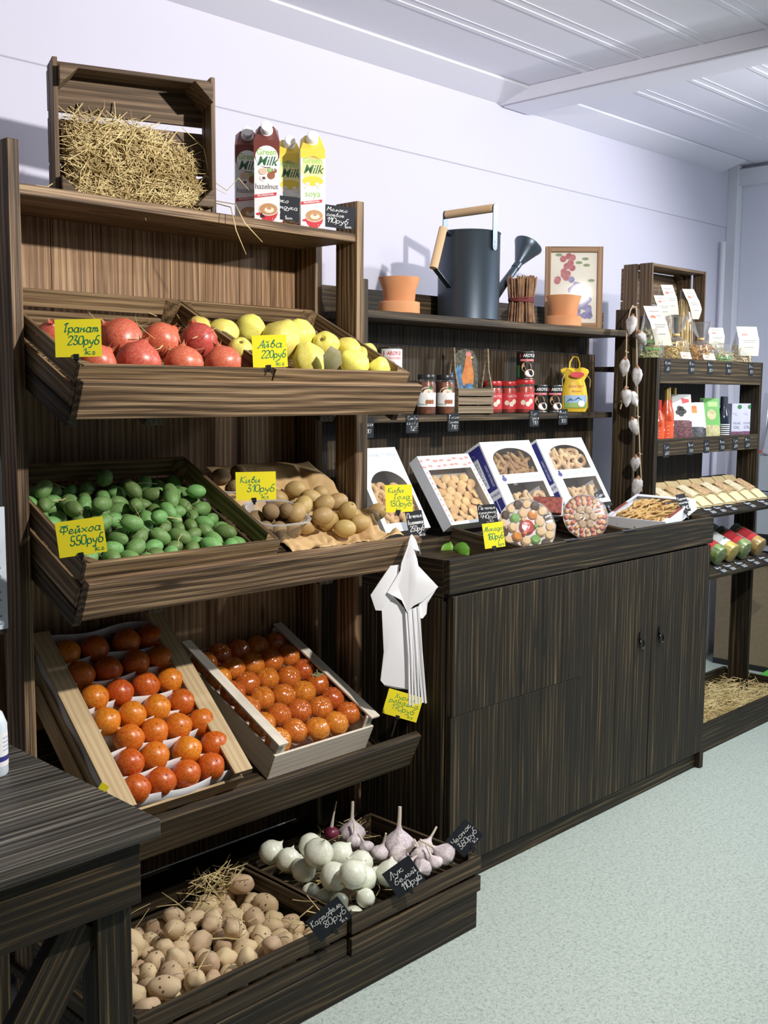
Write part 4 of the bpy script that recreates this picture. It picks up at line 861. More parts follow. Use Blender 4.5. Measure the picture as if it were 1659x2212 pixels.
# milk cartons
CW = pbr('carton_white', (.84, .83, .84), .35); CBR = pbr('carton_brown', (.17, .045, .035), .35); CYE = pbr('carton_yellow', (.80, .60, .07), .35)
CAPM = pbr('white_cap', (.86, .86, .88), .35); LG = pbr('light_green_print', (.36, .62, .16), .4); DG = pbr('dark_green_print', (.05, .16, .07), .4); GRY = pbr('grey_print', (.22, .22, .23), .4)
REDP = pbr('red_print', (.62, .05, .06), .4); COF = pbr('coffee_print', (.55, .30, .14), .4); CRM = pbr('cream_print', (.86, .76, .62), .4); NUT = pbr('nut_print', (.36, .13, .06), .4); PALE = pbr('pale_nut_print', (.75, .55, .40), .4); WHT = pbr('white_print', (.88, .88, .88), .4); PYEL = pbr('pale_yellow_print', (.88, .78, .35), .4)
def carton(label, loc, yaw, kind):
    w, h, h2 = .068, .197, .238; top = CBR if kind == 'h' else CYE; M = TR(loc, yaw) @ Matrix.Diagonal((1.02, 1.02, 1.10, 1)); t = thing('milk_carton', label, 'carton', M=M, group='plant milk cartons')
    a = w/2; vs = [(-a, -a, 0), (a, -a, 0), (a, a, 0), (-a, a, 0), (-a, -a, h), (a, -a, h), (a, a, h), (-a, a, h), (-a*.55, a*.1, h2), (a*.55, a*.1, h2), (a*.9, a, h2-.004), (-a*.9, a, h2-.004)]
    mb = MB(); mb.add(vs, [(0, 3, 2, 1), (0, 1, 5, 4), (1, 2, 6, 5), (2, 3, 7, 6), (3, 0, 4, 7)], CW); mb.add(vs, [(4, 5, 9, 8), (5, 6, 10, 9), (6, 7, 11, 10), (7, 4, 8, 11), (8, 9, 10, 11)], top); part(mb, 'body', t, .0015)
    sl_ = math.atan2(h2-h, a*1.1); F = FR((0, -a*.42, h+.026), (1, 0, 0), (0, math.cos(sl_), math.sin(sl_))) @ Matrix.Rotation(R(22), 4, 'X')
    mb = MB(); mb.lathe([(.0165, 0), (.0165, .004), (.0148, .005), (.0148, .020), (.013, .0225), (.001, .0225)], 28, CAPM, F, deform=lambda v, an: V((v.x*(1+.015*math.cos(28*an)), v.y*(1+.015*math.cos(28*an)), v.z))); part(mb, 'cap', t)
    FF = FR((0, -a-.0002, 0), (1, 0, 0), (0, 0, 1)); mb = MB(); z = .0003
    if kind == 'h':
        mb.flat([(-a, h), (-a, .168)]+[(x, .160-.030*math.cos(x/a*1.45)) for x in np.linspace(-a*.98, a*.98, 13)]+[(a, .168), (a, h)], CBR, FF, z)
        mb.flat(ell(0, .158, .030, .026), WHT, FF, z*2)
    else:
        mb.flat([(-a, h), (-a, .175), (0, .168), (a, .175), (a, h)], CYE, FF, z); mb.flat(ell(0, .148, .032, .032), PYEL, FF, z); mb.flat(ell(0, .118, .029, .012), CYE, FF, z*1.5)
    put(mb, 'Green', .021, FF, 0, .168, LG, z*3, fit=.052, bold=.02); put(mb, 'Milk', .031, FF, 0, .146, DG, z*3, fit=.058, bold=.012, shear=.35)
    if kind == 'h':
        for x, y, rx, ry, m in ((-.010, .122, .011, .008, PALE), (.012, .113, .010, .009, NUT), (-.008, .106, .010, .007, WHT), (.010, .126, .008, .006, LG), (.020, .124, .007, .006, NUT), (-.008, .106, .005, .0035, NUT), (.018, .130, .009, .006, WHT)): mb.flat(ell(x, y, rx, ry, 14), m, FF, z*4)
        put(mb, 'hazelnut', .0185, FF, 0, .086, GRY, z*3, fit=.060)
    else:
        for x, y in ((-.018, .103), (.018, .103), (-.014, .110), (.012, .110)): mb.flat(ell(x, y, .006, .005, 12), CRM, FF, z*3)
        put(mb, 'soya', .024, FF, 0, .086, LG, z*3, fit=.05)
    mb.flat([(-a*.95, .058), (a*.72, .065), (a*.78, .073), (-a*.95, .066)], REDP, FF, z); put(mb, 'PROFESSIONAL', .0065, FF, -.003, .0655, WHT, z*4, fit=.05, bold=.02, rot=.12)
    mb.flat(ell(.004, .030, .025, .030, 20, math.pi, 2*math.pi), REDP, FF, z); mb.flat(ell(.004, .032, .026, .016), WHT, FF, z*2); mb.flat(ell(.004, .032, .024, .0143), COF, FF, z*3)
    mb.flat(ell(.006, .030, .013, .007), CRM, FF, z*4); mb.flat(ell(.006, .034, .006, .003), COF, FF, z*5); mb.flat(ell(-.022, .020, .007, .003), REDP, FF, z*2); put(mb, '1 л', .008, FF, .018, .008, WHT, z*5)
    part(mb, 'artwork', t); return t
ybase = ZS
for lab, (px, py), Y, yaw, k in (('brown topped hazelnut milk carton at the left, half behind the front one', (535, 470), 2.43, -36, 'h'), ('brown topped hazelnut milk carton, tallest in front', (577, 472), 2.345, -40, 'h'), ('yellow topped soya milk carton standing behind the others', (624, 476), 2.425, -34, 's'), ('yellow topped soya milk carton at the right, in front', (674, 486), 2.335, -38, 's')):
    p = AY(px, py, Y); p.z = ybase; carton(lab, p, R(yaw), k)

# ================================================================== TOP OF THE HUTCH
ZT = 1.7475
TERRA = pbr('terracotta', (.62, .27, .12), .75, col2=(.70, .34, .17), nscale=8, spec=.2, bump=.05)
def pot(label, loc, s=1):
    t = thing('flower_pot', label, 'flower pot', M=TR(loc, 0, s=s)); mb = MB()
    mb.lathe([(.001, 0), (.066, 0), (.070, .004), (.070, .040), (.066, .042), (.062, .040), (.055, .012), (.001, .012)], 40, TERRA); part(mb, 'saucer', t)
    mb = MB(); mb.lathe([(.001, .013), (.050, .013), (.056, .08), (.070, .118), (.071, .122), (.067, .122), (.052, .08), (.046, .02), (.001, .02)], 40, TERRA); part(mb, 'pot', t); return t
p = AY(862, 674, 2.48); pot('terracotta flower pot in its saucer, left of the watering can', (p.x, p.y, ZT), .98)
p = AY(1217, 697, 2.455); pot('terracotta flower pot in its saucer, in front of the picture', (p.x, p.y, ZT), .98)
CAN = pbr('slate_blue_metal', (.075, .098, .125), .38, metal=.7, spec=.5)
p = AY(1011, 684, 2.488); r = .109
t = thing('watering_can', 'slate grey metal watering can with wooden grips on the top shelf', 'watering can', (p.x, p.y, ZT))
mb = MB(); mb.lathe([(.001, 0), (r, 0), (r, .003), (r, .296), (r+.003, .300), (r-.001, .303), (r-.006, .300), (r-.004, .25), (r-.004, .008), (.001, .008)], 56, CAN); part(mb, 'body', t)
def strap(mb, a, b, wv, th=.003, w=.022):
    mb.bar(a, b, w, th, wv, CAN)
hy = r+.003
for s in (-1, 1):
    mb = MB()
    F = FR((0, s*hy, 0), (1, 0, 0), (0, 0, 1)) @ Matrix.Translation((0, 0, .0015 if s < 0 else -.0025))
    mb.poly([(-.012, .245), (-.009, .237), (0, .233), (.009, .237), (.012, .245), (.012, .380), (.008, .389), (0, .393), (-.008, .389), (-.012, .380)], .003, CAN, F)
    for z in (.248, .265): mb.lathe([(.001, 0), (.003, 0), (.002, .002), (.001, .002)], 10, STEEL, F @ Matrix.Translation((0, z, .003)))
    part(mb, 'top_bracket', t)
mb = MB(); mb.tube([(0, -hy+.006, .377), (0, hy-.006, .377)], .0145, 20, W_GRIP); part(mb, 'top_grip', t)
d0 = V((-1, -.05, 0)).normalized(); g1 = d0*(r+.038)+V((0, 0, .298)); g2 = d0*(r+.088)+V((0, 0, .168))
mb = MB(); strap(mb, d0*(r-.002)+V((0, 0, .280)), g1, (1, 0, 1)); part(mb, 'rear_bracket', t); mb = MB(); strap(mb, d0*(r-.002)+V((0, 0, .105)), g2, (1, 0, 1)); part(mb, 'rear_bracket', t)
mb = MB(); mb.tube([g1+V((0, 0, .006)), g2-V((0, 0, .004))], .0145, 20, W_GRIP); part(mb, 'rear_grip', t)
sd = V((1, .04, 0)).normalized(); s0 = sd*(r-.006)+V((0, 0, .045)); s1 = sd*(r+.170)+V((0, -.0, .205)); s2 = s1+(s1-s0).normalized()*.03
mb = MB(); mb.tube([s0, s0.lerp(s1, .5), s1], [.020, .0165, .0135], 20, CAN); mb.tube([s1, s2], .0155, 20, CAN); mb.tube([sd*r+V((0, 0, .1)), s0.lerp(s1, .42)], .003, 8, CAN); part(mb, 'spout', t)
ax = (sd*.55+V((0, -.12, .83))).normalized(); F = FR(s2, ax.orthogonal(), ax.cross(ax.orthogonal()))
mb = MB(); mb.lathe([(.001, -.006), (.0145, -.006), (.015, .0), (.046, .066), (.055, .082), (.055, .086), (.036, .096), (.001, .099)], 32, CAN, F); part(mb, 'rose', t)
TWIG = pbr('twig_bark', (.16, .075, .04), .8, col2=(.34, .19, .10), nscale=30)
p = AY(1125, 690, 2.428); t = thing('twig_bundle', 'bundle of brown twigs tied with dark red cord', 'twigs', (p.x, p.y, ZT))
mb = MB(); q = random.Random(3)
for i in range(170):
    a = q.uniform(0, 6.28); rr = .047*math.sqrt(q.random()) if i > 70 else .047; c, s = math.cos(a)*rr, math.sin(a)*rr; h = q.uniform(.148, .168); k = .90
    mb.tube([(c*1.05+q.gauss(0, .001), s*1.05, 0), (c*k, s*k, .072), (c*1.06+q.gauss(0, .003), s*1.06+q.gauss(0, .003), h)], q.uniform(.0022, .0036), 5, TWIG)
part(mb, 'twigs', t, kind='stuff'); mb = MB()
for k, z in enumerate((.078, .083, .088)): mb.tube([(.0455*math.cos(a), .0455*math.sin(a), z+.003*math.sin(a+k)) for a in np.linspace(0, 6.2832, 28)], .0028, 6, pbr('red_cord', (.18, .03, .035), .8))
part(mb, 'cord', t)
# framed picture
p = AY(1237, 700, 2.50); n = V((-1.43, -1.33, .11)).normalized(); exf = V((-n.y, n.x, 0)).normalized(); F = FR((p.x, p.y, ZT+.001), exf, n.cross(exf)*1)
if F.col[1].z < 0: F = FR((p.x, p.y, ZT+.001), exf, -(n.cross(exf)))
fw_, fh = .228, .322; t = thing('framed_picture', 'wood framed fruit picture behind glass, leaning at the end of the shelf', 'picture', M=F); fr = .022
mb = MB(); mb.bb(-fw_/2, -fw_/2+fr, 0, fh, 0, .016, W_FRAME); mb.bb(fw_/2-fr, fw_/2, 0, fh, 0, .016, W_FRAME); mb.bb(-fw_/2+fr, fw_/2-fr, 0, fr, 0, .016, W_FRAME); mb.bb(-fw_/2+fr, fw_/2-fr, fh-fr, fh, 0, .016, W_FRAME); part(mb, 'frame', t, .0012)
CRE = pbr('print_paper', (.78, .74, .66), .6, col2=(.70, .68, .60), nscale=12); PUR = pbr('purple_print', (.13, .12, .30), .6, col2=(.28, .28, .5), nscale=40); RDG = pbr('red_grape_print', (.38, .06, .09), .6, col2=(.5, .2, .2), nscale=40); VIN = pbr('vine_print', (.22, .30, .14), .6)
mb = MB(); mb.bb(-fw_/2+.01, fw_/2-.01, .01, fh-.01, .002, .006, CRE); q = random.Random(2)
for cx_, cy_, n_, m in ((-.035, .235, 13, RDG), (.035, .085, 22, PUR), (-.01, .15, 8, PUR)):
    for i in range(n_): mb.flat(ell(cx_+q.uniform(-.032, .032), cy_+q.uniform(-.05, .05), .013, .013, 14), m, None, .0063+i*.00005)
for x, y in ((.05, .25), (.045, .275), (.02, .26), (-.06, .29), (-.055, .05), (.07, .19)): mb.flat(ell(x, y, .014, .006, 10), VIN, None, .0064)
part(mb, 'print', t)
mb = MB(); mb.bb(-fw_/2+fr-.002, fw_/2-fr+.002, fr-.002, fh-fr+.002, .008, .010, clear('picture_glass', mix=.02, rough=.03)); part(mb, 'glass', t)
# ================================================================== MIDDLE SHELF OF THE HUTCH
ZM = 1.4165
def wrap(rad, z0=0, a0=0):
    """flat label x,y -> around a cylinder standing on z; x=0 looks along a0"""
    return lambda q: V(((rad+q.z)*math.sin(q.x/rad+a0), -(rad+q.z)*math.cos(q.x/rad+a0), z0+q.y))
def wflat(mb, pts, mat, fn, z=.0004, n=10):
    """rectangle wrapped as a fine strip"""
    x0, x1 = min(p[0] for p in pts), max(p[0] for p in pts); y0, y1 = min(p[1] for p in pts), max(p[1] for p in pts)
    vs = []; 
    for i in range(n+1):
        x = x0+(x1-x0)*i/n; vs += [fn(V((x, y0, z))), fn(V((x, y1, z)))]
    mb.add(vs, [(2*i, 2*i+2, 2*i+3, 2*i+1) for i in range(n)], mat, None, True)
def wpoly(mb, pts, mat, fn, z=.0006): mb.add([fn(V((p[0], p[1], z))) for p in pts], [list(range(len(pts)))], mat)
TIN = pbr('tin_metal', (.55, .55, .56), .25, metal=1); TINB = pbr('black_tin_label', (.012, .014, .015), .3); GRN = pbr('green_print', (.05, .22, .07), .4); COCO = pbr('coconut_brown', (.50, .25, .10), .5)
TINW = pbr('white_tin_label', (.82, .80, .80), .35); BLK = pbr('black_print', (.02, .02, .02), .5)
def tin(label, loc, yaw, h=.109, r=.037, white=False):
    t = thing('food_tin', label, 'tin', M=TR(loc, yaw), group='coconut milk tins'); mb = MB()
    mb.lathe([(.001, 0), (r-.001, 0), (r+.001, .002), (r-.0005, .004), (r-.0005, h-.004), (r+.001, h-.002), (r, h), (r-.003, h), (r-.004, h-.004), (.001, h-.004)], 40, TIN); part(mb, 'can', t)
    fn = wrap(r, 0, 0); mb = MB(); wflat(mb, rect(-r*3.1, r*3.1, .005, h-.005), TINW if white else TINB, fn, .0002, 48)
    if white:
        wpoly(mb, [(-.026, h*.90), (-.012, h*.82), (-.026, h*.74)], REDP, fn); put(mb, 'AROY-D', .018, None, .014, h*.82, REDP, .0008, fit=.052, bold=.02, fn=fn); put(mb, 'КОКОСОВОЕ', .010, None, .012, h*.68, REDP, .0008, fit=.056, fn=fn)
        wflat(mb, rect(-.055, -.034, h*.5, h*.95), GRN, fn, .0006)
    else:
        wpoly(mb, [(-.030, h*.92), (-.018, h*.84), (-.030, h*.76)], REDP, fn); put(mb, 'AROY-D', .017, None, .009, h*.84, WHT, .0008, fit=.050, bold=.025, fn=fn); wflat(mb, rect(-.028, .030, h*.64, h*.72), REDP, fn, .0006); put(mb, 'КОКОСОВОЕ', .008, None, 0, h*.68, WHT, .001, fit=.052, fn=fn)
        wflat(mb, rect(-.055, -.030, .008, h*.5), GRN, fn, .0005)
    wpoly(mb, ell(-.002, h*.44, .020, .020), COCO, fn, .0008); wpoly(mb, ell(.012, h*.22, .022, .016), COCO, fn, .0010); wpoly(mb, ell(.012, h*.23, .019, .0135), WHT, fn, .0013)
    part(mb, 'label', t); return t
def onshelf(px, Y, z): p = AY(px, 850, Y); return V((p.x, p.y, z))
HC = R(-42)
p = onshelf(842, 2.53, ZM); tin('white coconut milk tin hidden under the other white tin', p, HC, .112, .041, True); tin('white coconut milk tin behind the quinces', p+V((0, 0, .1125)), HC, .112, .041, True)
GLASS = clear('jar_glass', mix=.05, rough=.04)
def jar(label, loc, yaw, r, h, fill, lid, lab, group, nm='glass_jar'):
    t = thing(nm, label, 'jar', M=TR(loc, yaw), group=group); mb = MB(); hb = h-.016
    mb.lathe([(.001, 0), (r*.9, 0), (r, .006), (r, hb-.018), (r*.93, hb-.008), (r*.88, hb), (.001, hb)], 36, GLASS); part(mb, 'glass', t)
    mb = MB(); mb.lathe([(.001, .003), (r*.88, .003), (r*.95, .008), (r*.95, hb-.020), (r*.86, hb-.010), (.001, hb-.010)], 36, fill, deform=lambda v, a: V((v.x, v.y, v.z))*(1+.02*noise.noise(v*90))); part(mb, 'contents', t)
    mb = MB(); mb.lathe([(.001, hb-.001), (r*.95, hb-.001), (r*.97, hb+.002), (r*.97, h-.002), (r*.93, h), (.001, h)], 36, lid); part(mb, 'lid', t)
    mb = MB(); lab(mb, wrap(r, 0, 0), r, h); part(mb, 'label', t); return t
TOMA = pbr('dried_tomatoes', (.16, .035, .012), .35, col2=(.32, .10, .035), nscale=55, coat=.4); KETC = pbr('red_sauce', (.42, .035, .018), .3, col2=(.5, .07, .03), nscale=25); LIDB = pbr('black_lid', (.02, .02, .025), .35); LIDR = pbr('red_lid', (.50, .03, .03), .3)
def lab_tom(mb, fn, r, h):
    wflat(mb, rect(-r*1.5, r*1.5, h*.2, h*.55), WHT, fn, .0004, 24); wpoly(mb, ell(0, h*.55, r*.75, h*.14, 20, 0, math.pi), CRM, fn, .0006); wpoly(mb, ell(r*.1, h*.52, r*.55, h*.12), CRM, fn, .0009)
    for x in (-.2, .1, .4): wpoly(mb, ell(r*(x+.2), h*.32, r*.2, h*.06, 10), NUT, fn, .0009)
    wpoly(mb, ell(r*.35, h*.66, r*.22, h*.03, 10), GRN, fn, .0009); put(mb, 'ТОМАТЫ', h*.06, None, -r*.5, h*.25, GRN, .001, fit=r, fn=fn)
def lab_red(mb, fn, r, h):
    wflat(mb, rect(-r*1.1, r*1.2, h*.12, h*.62), REDP, fn, .0004, 20); put(mb, 'МАТТИ', h*.10, None, r*.35, h*.52, WHT, .001, fit=r*1.1, fn=fn)
    for x, y in ((-.3, .32), (.2, .28), (.5, .36)): wpoly(mb, ell(r*x, h*y, r*.25, h*.08, 10), CRM, fn, .0009)
for px, Y, l in ((921, 2.505, 'jar of dried tomatoes with black lid, left of its twin'), (962, 2.505, 'jar of dried tomatoes with black lid, beside the wooden carrier')): jar(l, onshelf(px, Y, ZM), HC, .0325, .138, TOMA, LIDB, lab_tom, 'dried tomato jars')
for px, Y, l, s in ((1064, 2.545, 'red sauce jar behind the wooden carrier', 1), (1098, 2.545, 'red sauce jar behind and left of the front one', 1), (1133, 2.50, 'red sauce jar in front, under the black tin', 1.05)):
    jar(l, onshelf(px, Y, ZM), HC, .036*s, .120*s, KETC, LIDR, lab_red, 'red sauce jars')
p = onshelf(1134, 2.50, ZM+.1265); tin('black coconut milk tin standing on the front red jar', p, HC, .107, .0345)
tin('black coconut milk tin beside the red jar, left of its twin', onshelf(1164, 2.535, ZM), HC, .107, .035); tin('black coconut milk tin beside the yellow bag', onshelf(1196, 2.52, ZM), HC, .107, .035)
# wooden bottle carrier with printed bag
pl = AY(990, 885, 2.475); L_ = .165; D_ = .085; yw = R(-10)
MK = TR((pl.x, pl.y, ZM), yw); t = thing('wooden_carrier', 'small grey wooden carrier with forked end boards, on the middle shelf', 'carrier', M=MK)
for k in range(3):
    for y in (0, D_-.005):
        mb = MB(); mb.bb(0, L_, y, y+.005, .003+k*.031, .029+k*.031, W_GREY, 0); part(mb, 'slat', t, .0008)
mb = MB(); mb.bb(.005, L_-.005, .006, D_-.006, .002, .006, W_GREY); part(mb, 'bottom', t)
for x in (.001, L_-.007):
    FK = Matrix(((0, 0, 1, x), (1, 0, 0, 0), (0, 1, 0, 0), (0, 0, 0, 1))); mb = MB(); c_ = D_/2
    mb.poly([(.006, 0), (D_-.006, 0), (D_-.006, .095), (.006, .095)], .006, W_GREY, FK)
    mb.poly([(.006, .0952), (.024, .0952), (c_-.0005, .195), (c_-.0005, .235), (c_-.012, .235), (c_-.018, .16)], .006, W_GREY, FK); mb.poly([(D_-.006, .0952), (c_+.018, .16), (c_+.012, .235), (c_+.0005, .235), (c_+.0005, .195), (D_-.024, .0952)], .006, W_GREY, FK)
    part(mb, 'end_board', t, .0006)
BLU = pbr('blue_feathers', (.03, .12, .30), .6, col2=(.10, .35, .6), nscale=45); ORG = pbr('orange_feathers', (.62, .16, .03), .6, col2=(.75, .30, .06), nscale=45); BAGG = pbr('leafy_print', (.025, .03, .015), .6, col2=(.13, .13, .09), nscale=70)
pc = MK @ V((L_*.40, D_*.5, .012)); MBg = TR(pc, R(-38), R(-5)); t = thing('printed_pouch', 'flat pouch printed with a blue and orange rooster, standing in the wooden carrier', 'pouch', M=MBg)
mb = MB(); mb.poly([(-.045, 0), (.045, 0), (.047, .10), (.044, .18), (.030, .215), (0, .222), (-.028, .215), (-.044, .19), (-.047, .1)], .012, BAGG, FR((0, .006, 0), (1, 0, 0), (0, 0, 1))); part(mb, 'bag', t, .002)
FB = FR((0, -.0062, 0), (1, 0, 0), (0, 0, 1)); mb = MB()
for i in range(9):
    a0 = 1.75+i*.20; mb.flat([(-.008, .085), (-.008+.05*math.cos(a0), .095+.075*math.sin(a0)), (-.008+.052*math.cos(a0+.16), .085+.065*math.sin(a0+.16)), (-.004, .07)], BLU, FB, .0003+.00004*i)
for m, pts, dz in ((ORG, [(-.014, .12), (-.004, .15), (.0, .178), (.006, .198), (.016, .202), (.022, .190), (.026, .16), (.032, .125), (.028, .095), (.010, .082), (-.008, .09)], .0009), (BLU, [(.000, .095), (.022, .098), (.029, .080), (.024, .055), (.010, .045), (-.004, .06)], .0012), (REDP, [(.002, .196), (.004, .214), (.010, .206), (.014, .216), (.018, .205), (.022, .209), (.022, .194)], .0011), (REDP, [(.018, .188), (.025, .176), (.022, .168), (.015, .178)], .0013), (CYE, [(.021, .194), (.031, .189), (.021, .186)], .0012), (CYE, [(.008, .045), (.012, .045), (.011, .015), (.007, .015)], .0008), (CYE, [(.018, .050), (.022, .050), (.022, .018), (.018, .018)], .0008)): mb.flat(pts, m, FB, dz)
part(mb, 'rooster_print', t)
# yellow rice bag
YB = pbr('yellow_bag', (.80, .52, .02), .45, col2=(.84, .60, .06), nscale=6, bump=.15, bscale=14)
pb = onshelf(1240, 2.505, ZM); t = thing('rice_bag', 'yellow bag with carrying loop and mountain picture, right end of the shelf', 'bag', M=TR(pb, R(-40)))
mb = MB(); mb.lathe([(.001, 0), (.052, .002), (.060, .02), (.058, .06), (.050, .10), (.040, .128), (.048, .148), (.058, .165), (.040, .172), (.001, .165)], 28, YB, deform=lambda v, a: V((v.x*(1+.06*noise.noise(v*30)), v.y*.55*(1+.05*noise.noise(v*30)), v.z+(.008*math.sin(5*a) if v.z > .14 else 0)))); part(mb, 'bag', t)
mb = MB(); mb.tube([(-.022, 0, .165), (-.020, 0, .20), (-.008, -.002, .222), (.010, -.002, .220), (.020, 0, .195), (.018, 0, .165)], .0055, 8, YB, flatk=.4); part(mb, 'handle_loop', t)
SKY_ = pbr('sky_print', (.35, .50, .70), .5); MTN = pbr('mountain_print', (.12, .25, .45), .5); FLD = pbr('field_print', (.30, .45, .12), .5)
fn = lambda q: V((q.x, -.0345*math.sqrt(max(.05, 1-(q.x/.064)**2))-q.z, q.y)); mb = MB()
wflat(mb, rect(-.045, .045, .018, .068), SKY_, fn, .0012, 12); wpoly(mb, [(-.04, .04), (-.025, .058), (-.01, .048), (.008, .062), (.03, .045), (.04, .04)], MTN, fn, .0022); wflat(mb, rect(-.045, .045, .018, .038), FLD, fn, .0018, 12)
wpoly(mb, ell(.022, .035, .015, .013, 14), WHT, fn, .003); wpoly(mb, ell(0, .150, .03, .012, 16), REDP, lambda q: fn(q)+V((0, -.004, 0)), .004); put(mb, 'Белый Ангел', .015, None, 0, .105, REDP, .002, fit=.06, shear=.3, fn=fn); put(mb, 'Basmati', .012, None, 0, .085, REDP, .002, fit=.05, shear=.3, fn=fn)
part(mb, 'print', t)
mb = MB()
for s in (-1, 1): mb.tube([(s*.045, -.02, .15), (s*.058, -.028, .13), (s*.056, -.03, .10)], .0015, 5, STRAW)
part(mb, 'tie_string', t)
# hanging shelf tags
def small_tag(label, px, py, Y, w, h, lines, group, tilt=0, M=None, yaw=0):
    if M is None:
        p = AY(px, py, Y); n = Euler((R(-tilt), 0, R(yaw))).to_matrix(); M = Matrix.Translation(p) @ n.to_4x4() @ FR((0, 0, 0), (1, 0, 0), (0, 0, 1))
    t = thing('shelf_tag', label, 'price tag', M=M, group=group); mb = MB(); c = .004
    mb.poly([(-w/2+c, -h), (w/2-c, -h), (w/2, -h+c), (w/2, -.001), (-w/2, -.001), (-w/2, -h+c)], .0012, CARD_B, off=-.0012); part(mb, 'card', t); mb = MB()
    for s, x, y, hh in lines: hand(mb, s, (x-.5)*w, (y-1)*h, hh*h, INK_W, None, wt=.15, maxw=(1-x)*w*.95)
    part(mb, 'writing', t); return t
for px, py, ls, lab in ((793, 904, [('маты', .1, .62, .2), ('310', .3, .25, .2)], 'black shelf tag at the left, half hidden by the stand'), (891, 895, [('Сливы', .1, .72, .18), ('кокосовая', .05, .46, .17), ('325', .3, .14, .22)], 'black shelf tag reading 325 under the middle shelf'), (980, 893, [('Томаты', .08, .72, .18), ('вяленые', .08, .46, .17), ('310', .3, .14, .22)], 'black shelf tag reading 310 under the wooden carrier'), (1155, 886, [('Соус', .1, .72, .18), ('в бутылках', .05, .46, .17), ('310', .3, .14, .22)], 'black shelf tag reading 310 under the black tins'), (1217, 883, [('Молоко', .08, .72, .18), ('кокосовое', .05, .46, .17), ('180', .3, .14, .22)], 'black shelf tag reading 180 under the yellow bag')):
    small_tag(lab, px, py, 2.4595, .060, .063, ls, 'tags under the middle shelf')

# ================================================================== COOKIES ON THE COUNTER
BOXW = pbr('white_card', (.78, .80, .84), .5); BOXI = pbr('card_inside', (.45, .42, .38), .7); NAVY = pbr('navy_print', (.035, .035, .22), .45); LBLU = pbr('pale_blue_print', (.45, .52, .72), .45); ORN = pbr('red_pattern', (.72, .30, .26), .5)
COOK = pbr('golden_biscuit', (.62, .40, .18), .7, col2=(.75, .54, .29), nscale=30, objvar=.1, bump=.2, bscale=150, spec=.2); COOK2 = pbr('pale_biscuit', (.60, .42, .24), .7, col2=(.72, .55, .35), nscale=30, objvar=.1, bump=.15, bscale=120, spec=.2); COOKB = pbr('brown_biscuit', (.34, .21, .10), .7, col2=(.46, .30, .16), nscale=30, objvar=.12, bump=.15, bscale=120, spec=.2)
WIN = clear('window_film', mix=.035, rough=.05)
def cookie_box(label, x0, yb, zb, w, L, T, lean, wins, kind, yaw=0):
    a = R(lean); ex = V((math.cos(R(yaw)), math.sin(R(yaw)), 0)); fy = V((-ex.y, ex.x, 0))*math.sin(a)+V((0, 0, math.cos(a)))
    F = FR((x0, yb, zb), ex, fy); t = thing('cookie_box', label, 'box', M=F)
    k = .0012; mb = MB()
    mb.bb(0, w, 0, L, -T, -T+k, BOXI); mb.bb(0, k, 0, L, -T+k, -k, BOXW); mb.bb(w-k, w, 0, L, -T+k, -k, BOXW); mb.bb(k, w-k, 0, k, -T+k, -k, BOXW); mb.bb(k, w-k, L-k, L, -T+k, -k, BOXW); part(mb, 'carton', t)
    # face with openings: strips between window rows, arched tops
    mb = MB(); ys = [0]
    for (a0, a1, b0, b1, arch) in wins:
        mb.bb(0, w, ys[-1], b0, -k, 0, BOXW); mb.bb(0, a0, b0, b1, -k, 0, BOXW); mb.bb(a1, w, b0, b1, -k, 0, BOXW); ys.append(b1)
        if arch:
            m_ = (a0+a1)/2; hw = (a1-a0)/2
            for s in (-1, 1):
                pts = [(m_+s*hw, b1), (m_+s*hw, b1-arch)]+[(m_+s*hw*math.cos(q_), b1-arch+arch*math.sin(q_)) for q_ in np.linspace(0, math.pi/2, 9)][1:]
                mb.poly(pts if s < 0 else pts[::-1], k, BOXW, off=-k)
    mb.bb(0, w, ys[-1], L, -k, 0, BOXW); part(mb, 'face', t)
    mb = MB()
    for (a0, a1, b0, b1, arch) in wins: mb.flat(rect(a0-.004, a1+.004, b0-.004, b1+.004), WIN, None, -k-.0006)
    part(mb, 'window', t); return t, F
def loose_cookies(F, wins, T, proto, M_of, label, group, cell, sd, fill=.9):
    q = random.Random(sd); first = proto.get('label') == 'x'; 
    for (a0, a1, b0, b1, arch) in wins:
        ny = max(1, int((b1-b0)*fill/cell)); nx = max(1, round((a1-a0)/cell)); pts = []
        for j in range(ny):
            for i in range(nx): pts.append(V((a0+(i+.5+.25*(j % 2)+q.uniform(-.15, .15))*(a1-a0)/nx, b0+(j+.5+q.uniform(-.12, .12))*cell, -.024-.012*((i+j) % 2)-q.uniform(0, .004))))
        for c in pts:
            c.x = min(max(c.x, a0+.008), a1-.008); M = F @ Matrix.Translation(c) @ M_of(q)
            if first: proto.matrix_world = M; proto['label'] = label; o = proto; first = False
            else: o = copy_tree(proto, M, label)
            o['group'] = group
def disc(mat, r=.021, h=.010, nm='cookie'):
    mb = MB(); mb.lathe([(.001, -h/2), (r*.8, -h/2), (r, -h*.1), (r*.95, h*.2), (r*.7, h*.5), (.001, h*.55)], 20, mat, deform=lambda v, a: v*(1+.04*math.cos(3*a))); return single(mb, nm, 'x', 'cookie')
def ring(mat, r=.022, rr=.0085):
    mb = MB(); mb.tube([(r*math.cos(a), r*.85*math.sin(a), .002*math.sin(3*a)) for a in np.linspace(0, 6.2832, 22)], rr, 10, mat, cap=False); return single(mb, 'ring_biscuit', 'x', 'cookie')
def finger(mat):
    mb = MB(); mb.tube([(-.032, 0, 0), (-.012, .004, .002), (.012, .004, .002), (.032, -.003, 0)], [.006, .009, .009, .006], 10, mat); return single(mb, 'finger_biscuit', 'x', 'cookie')
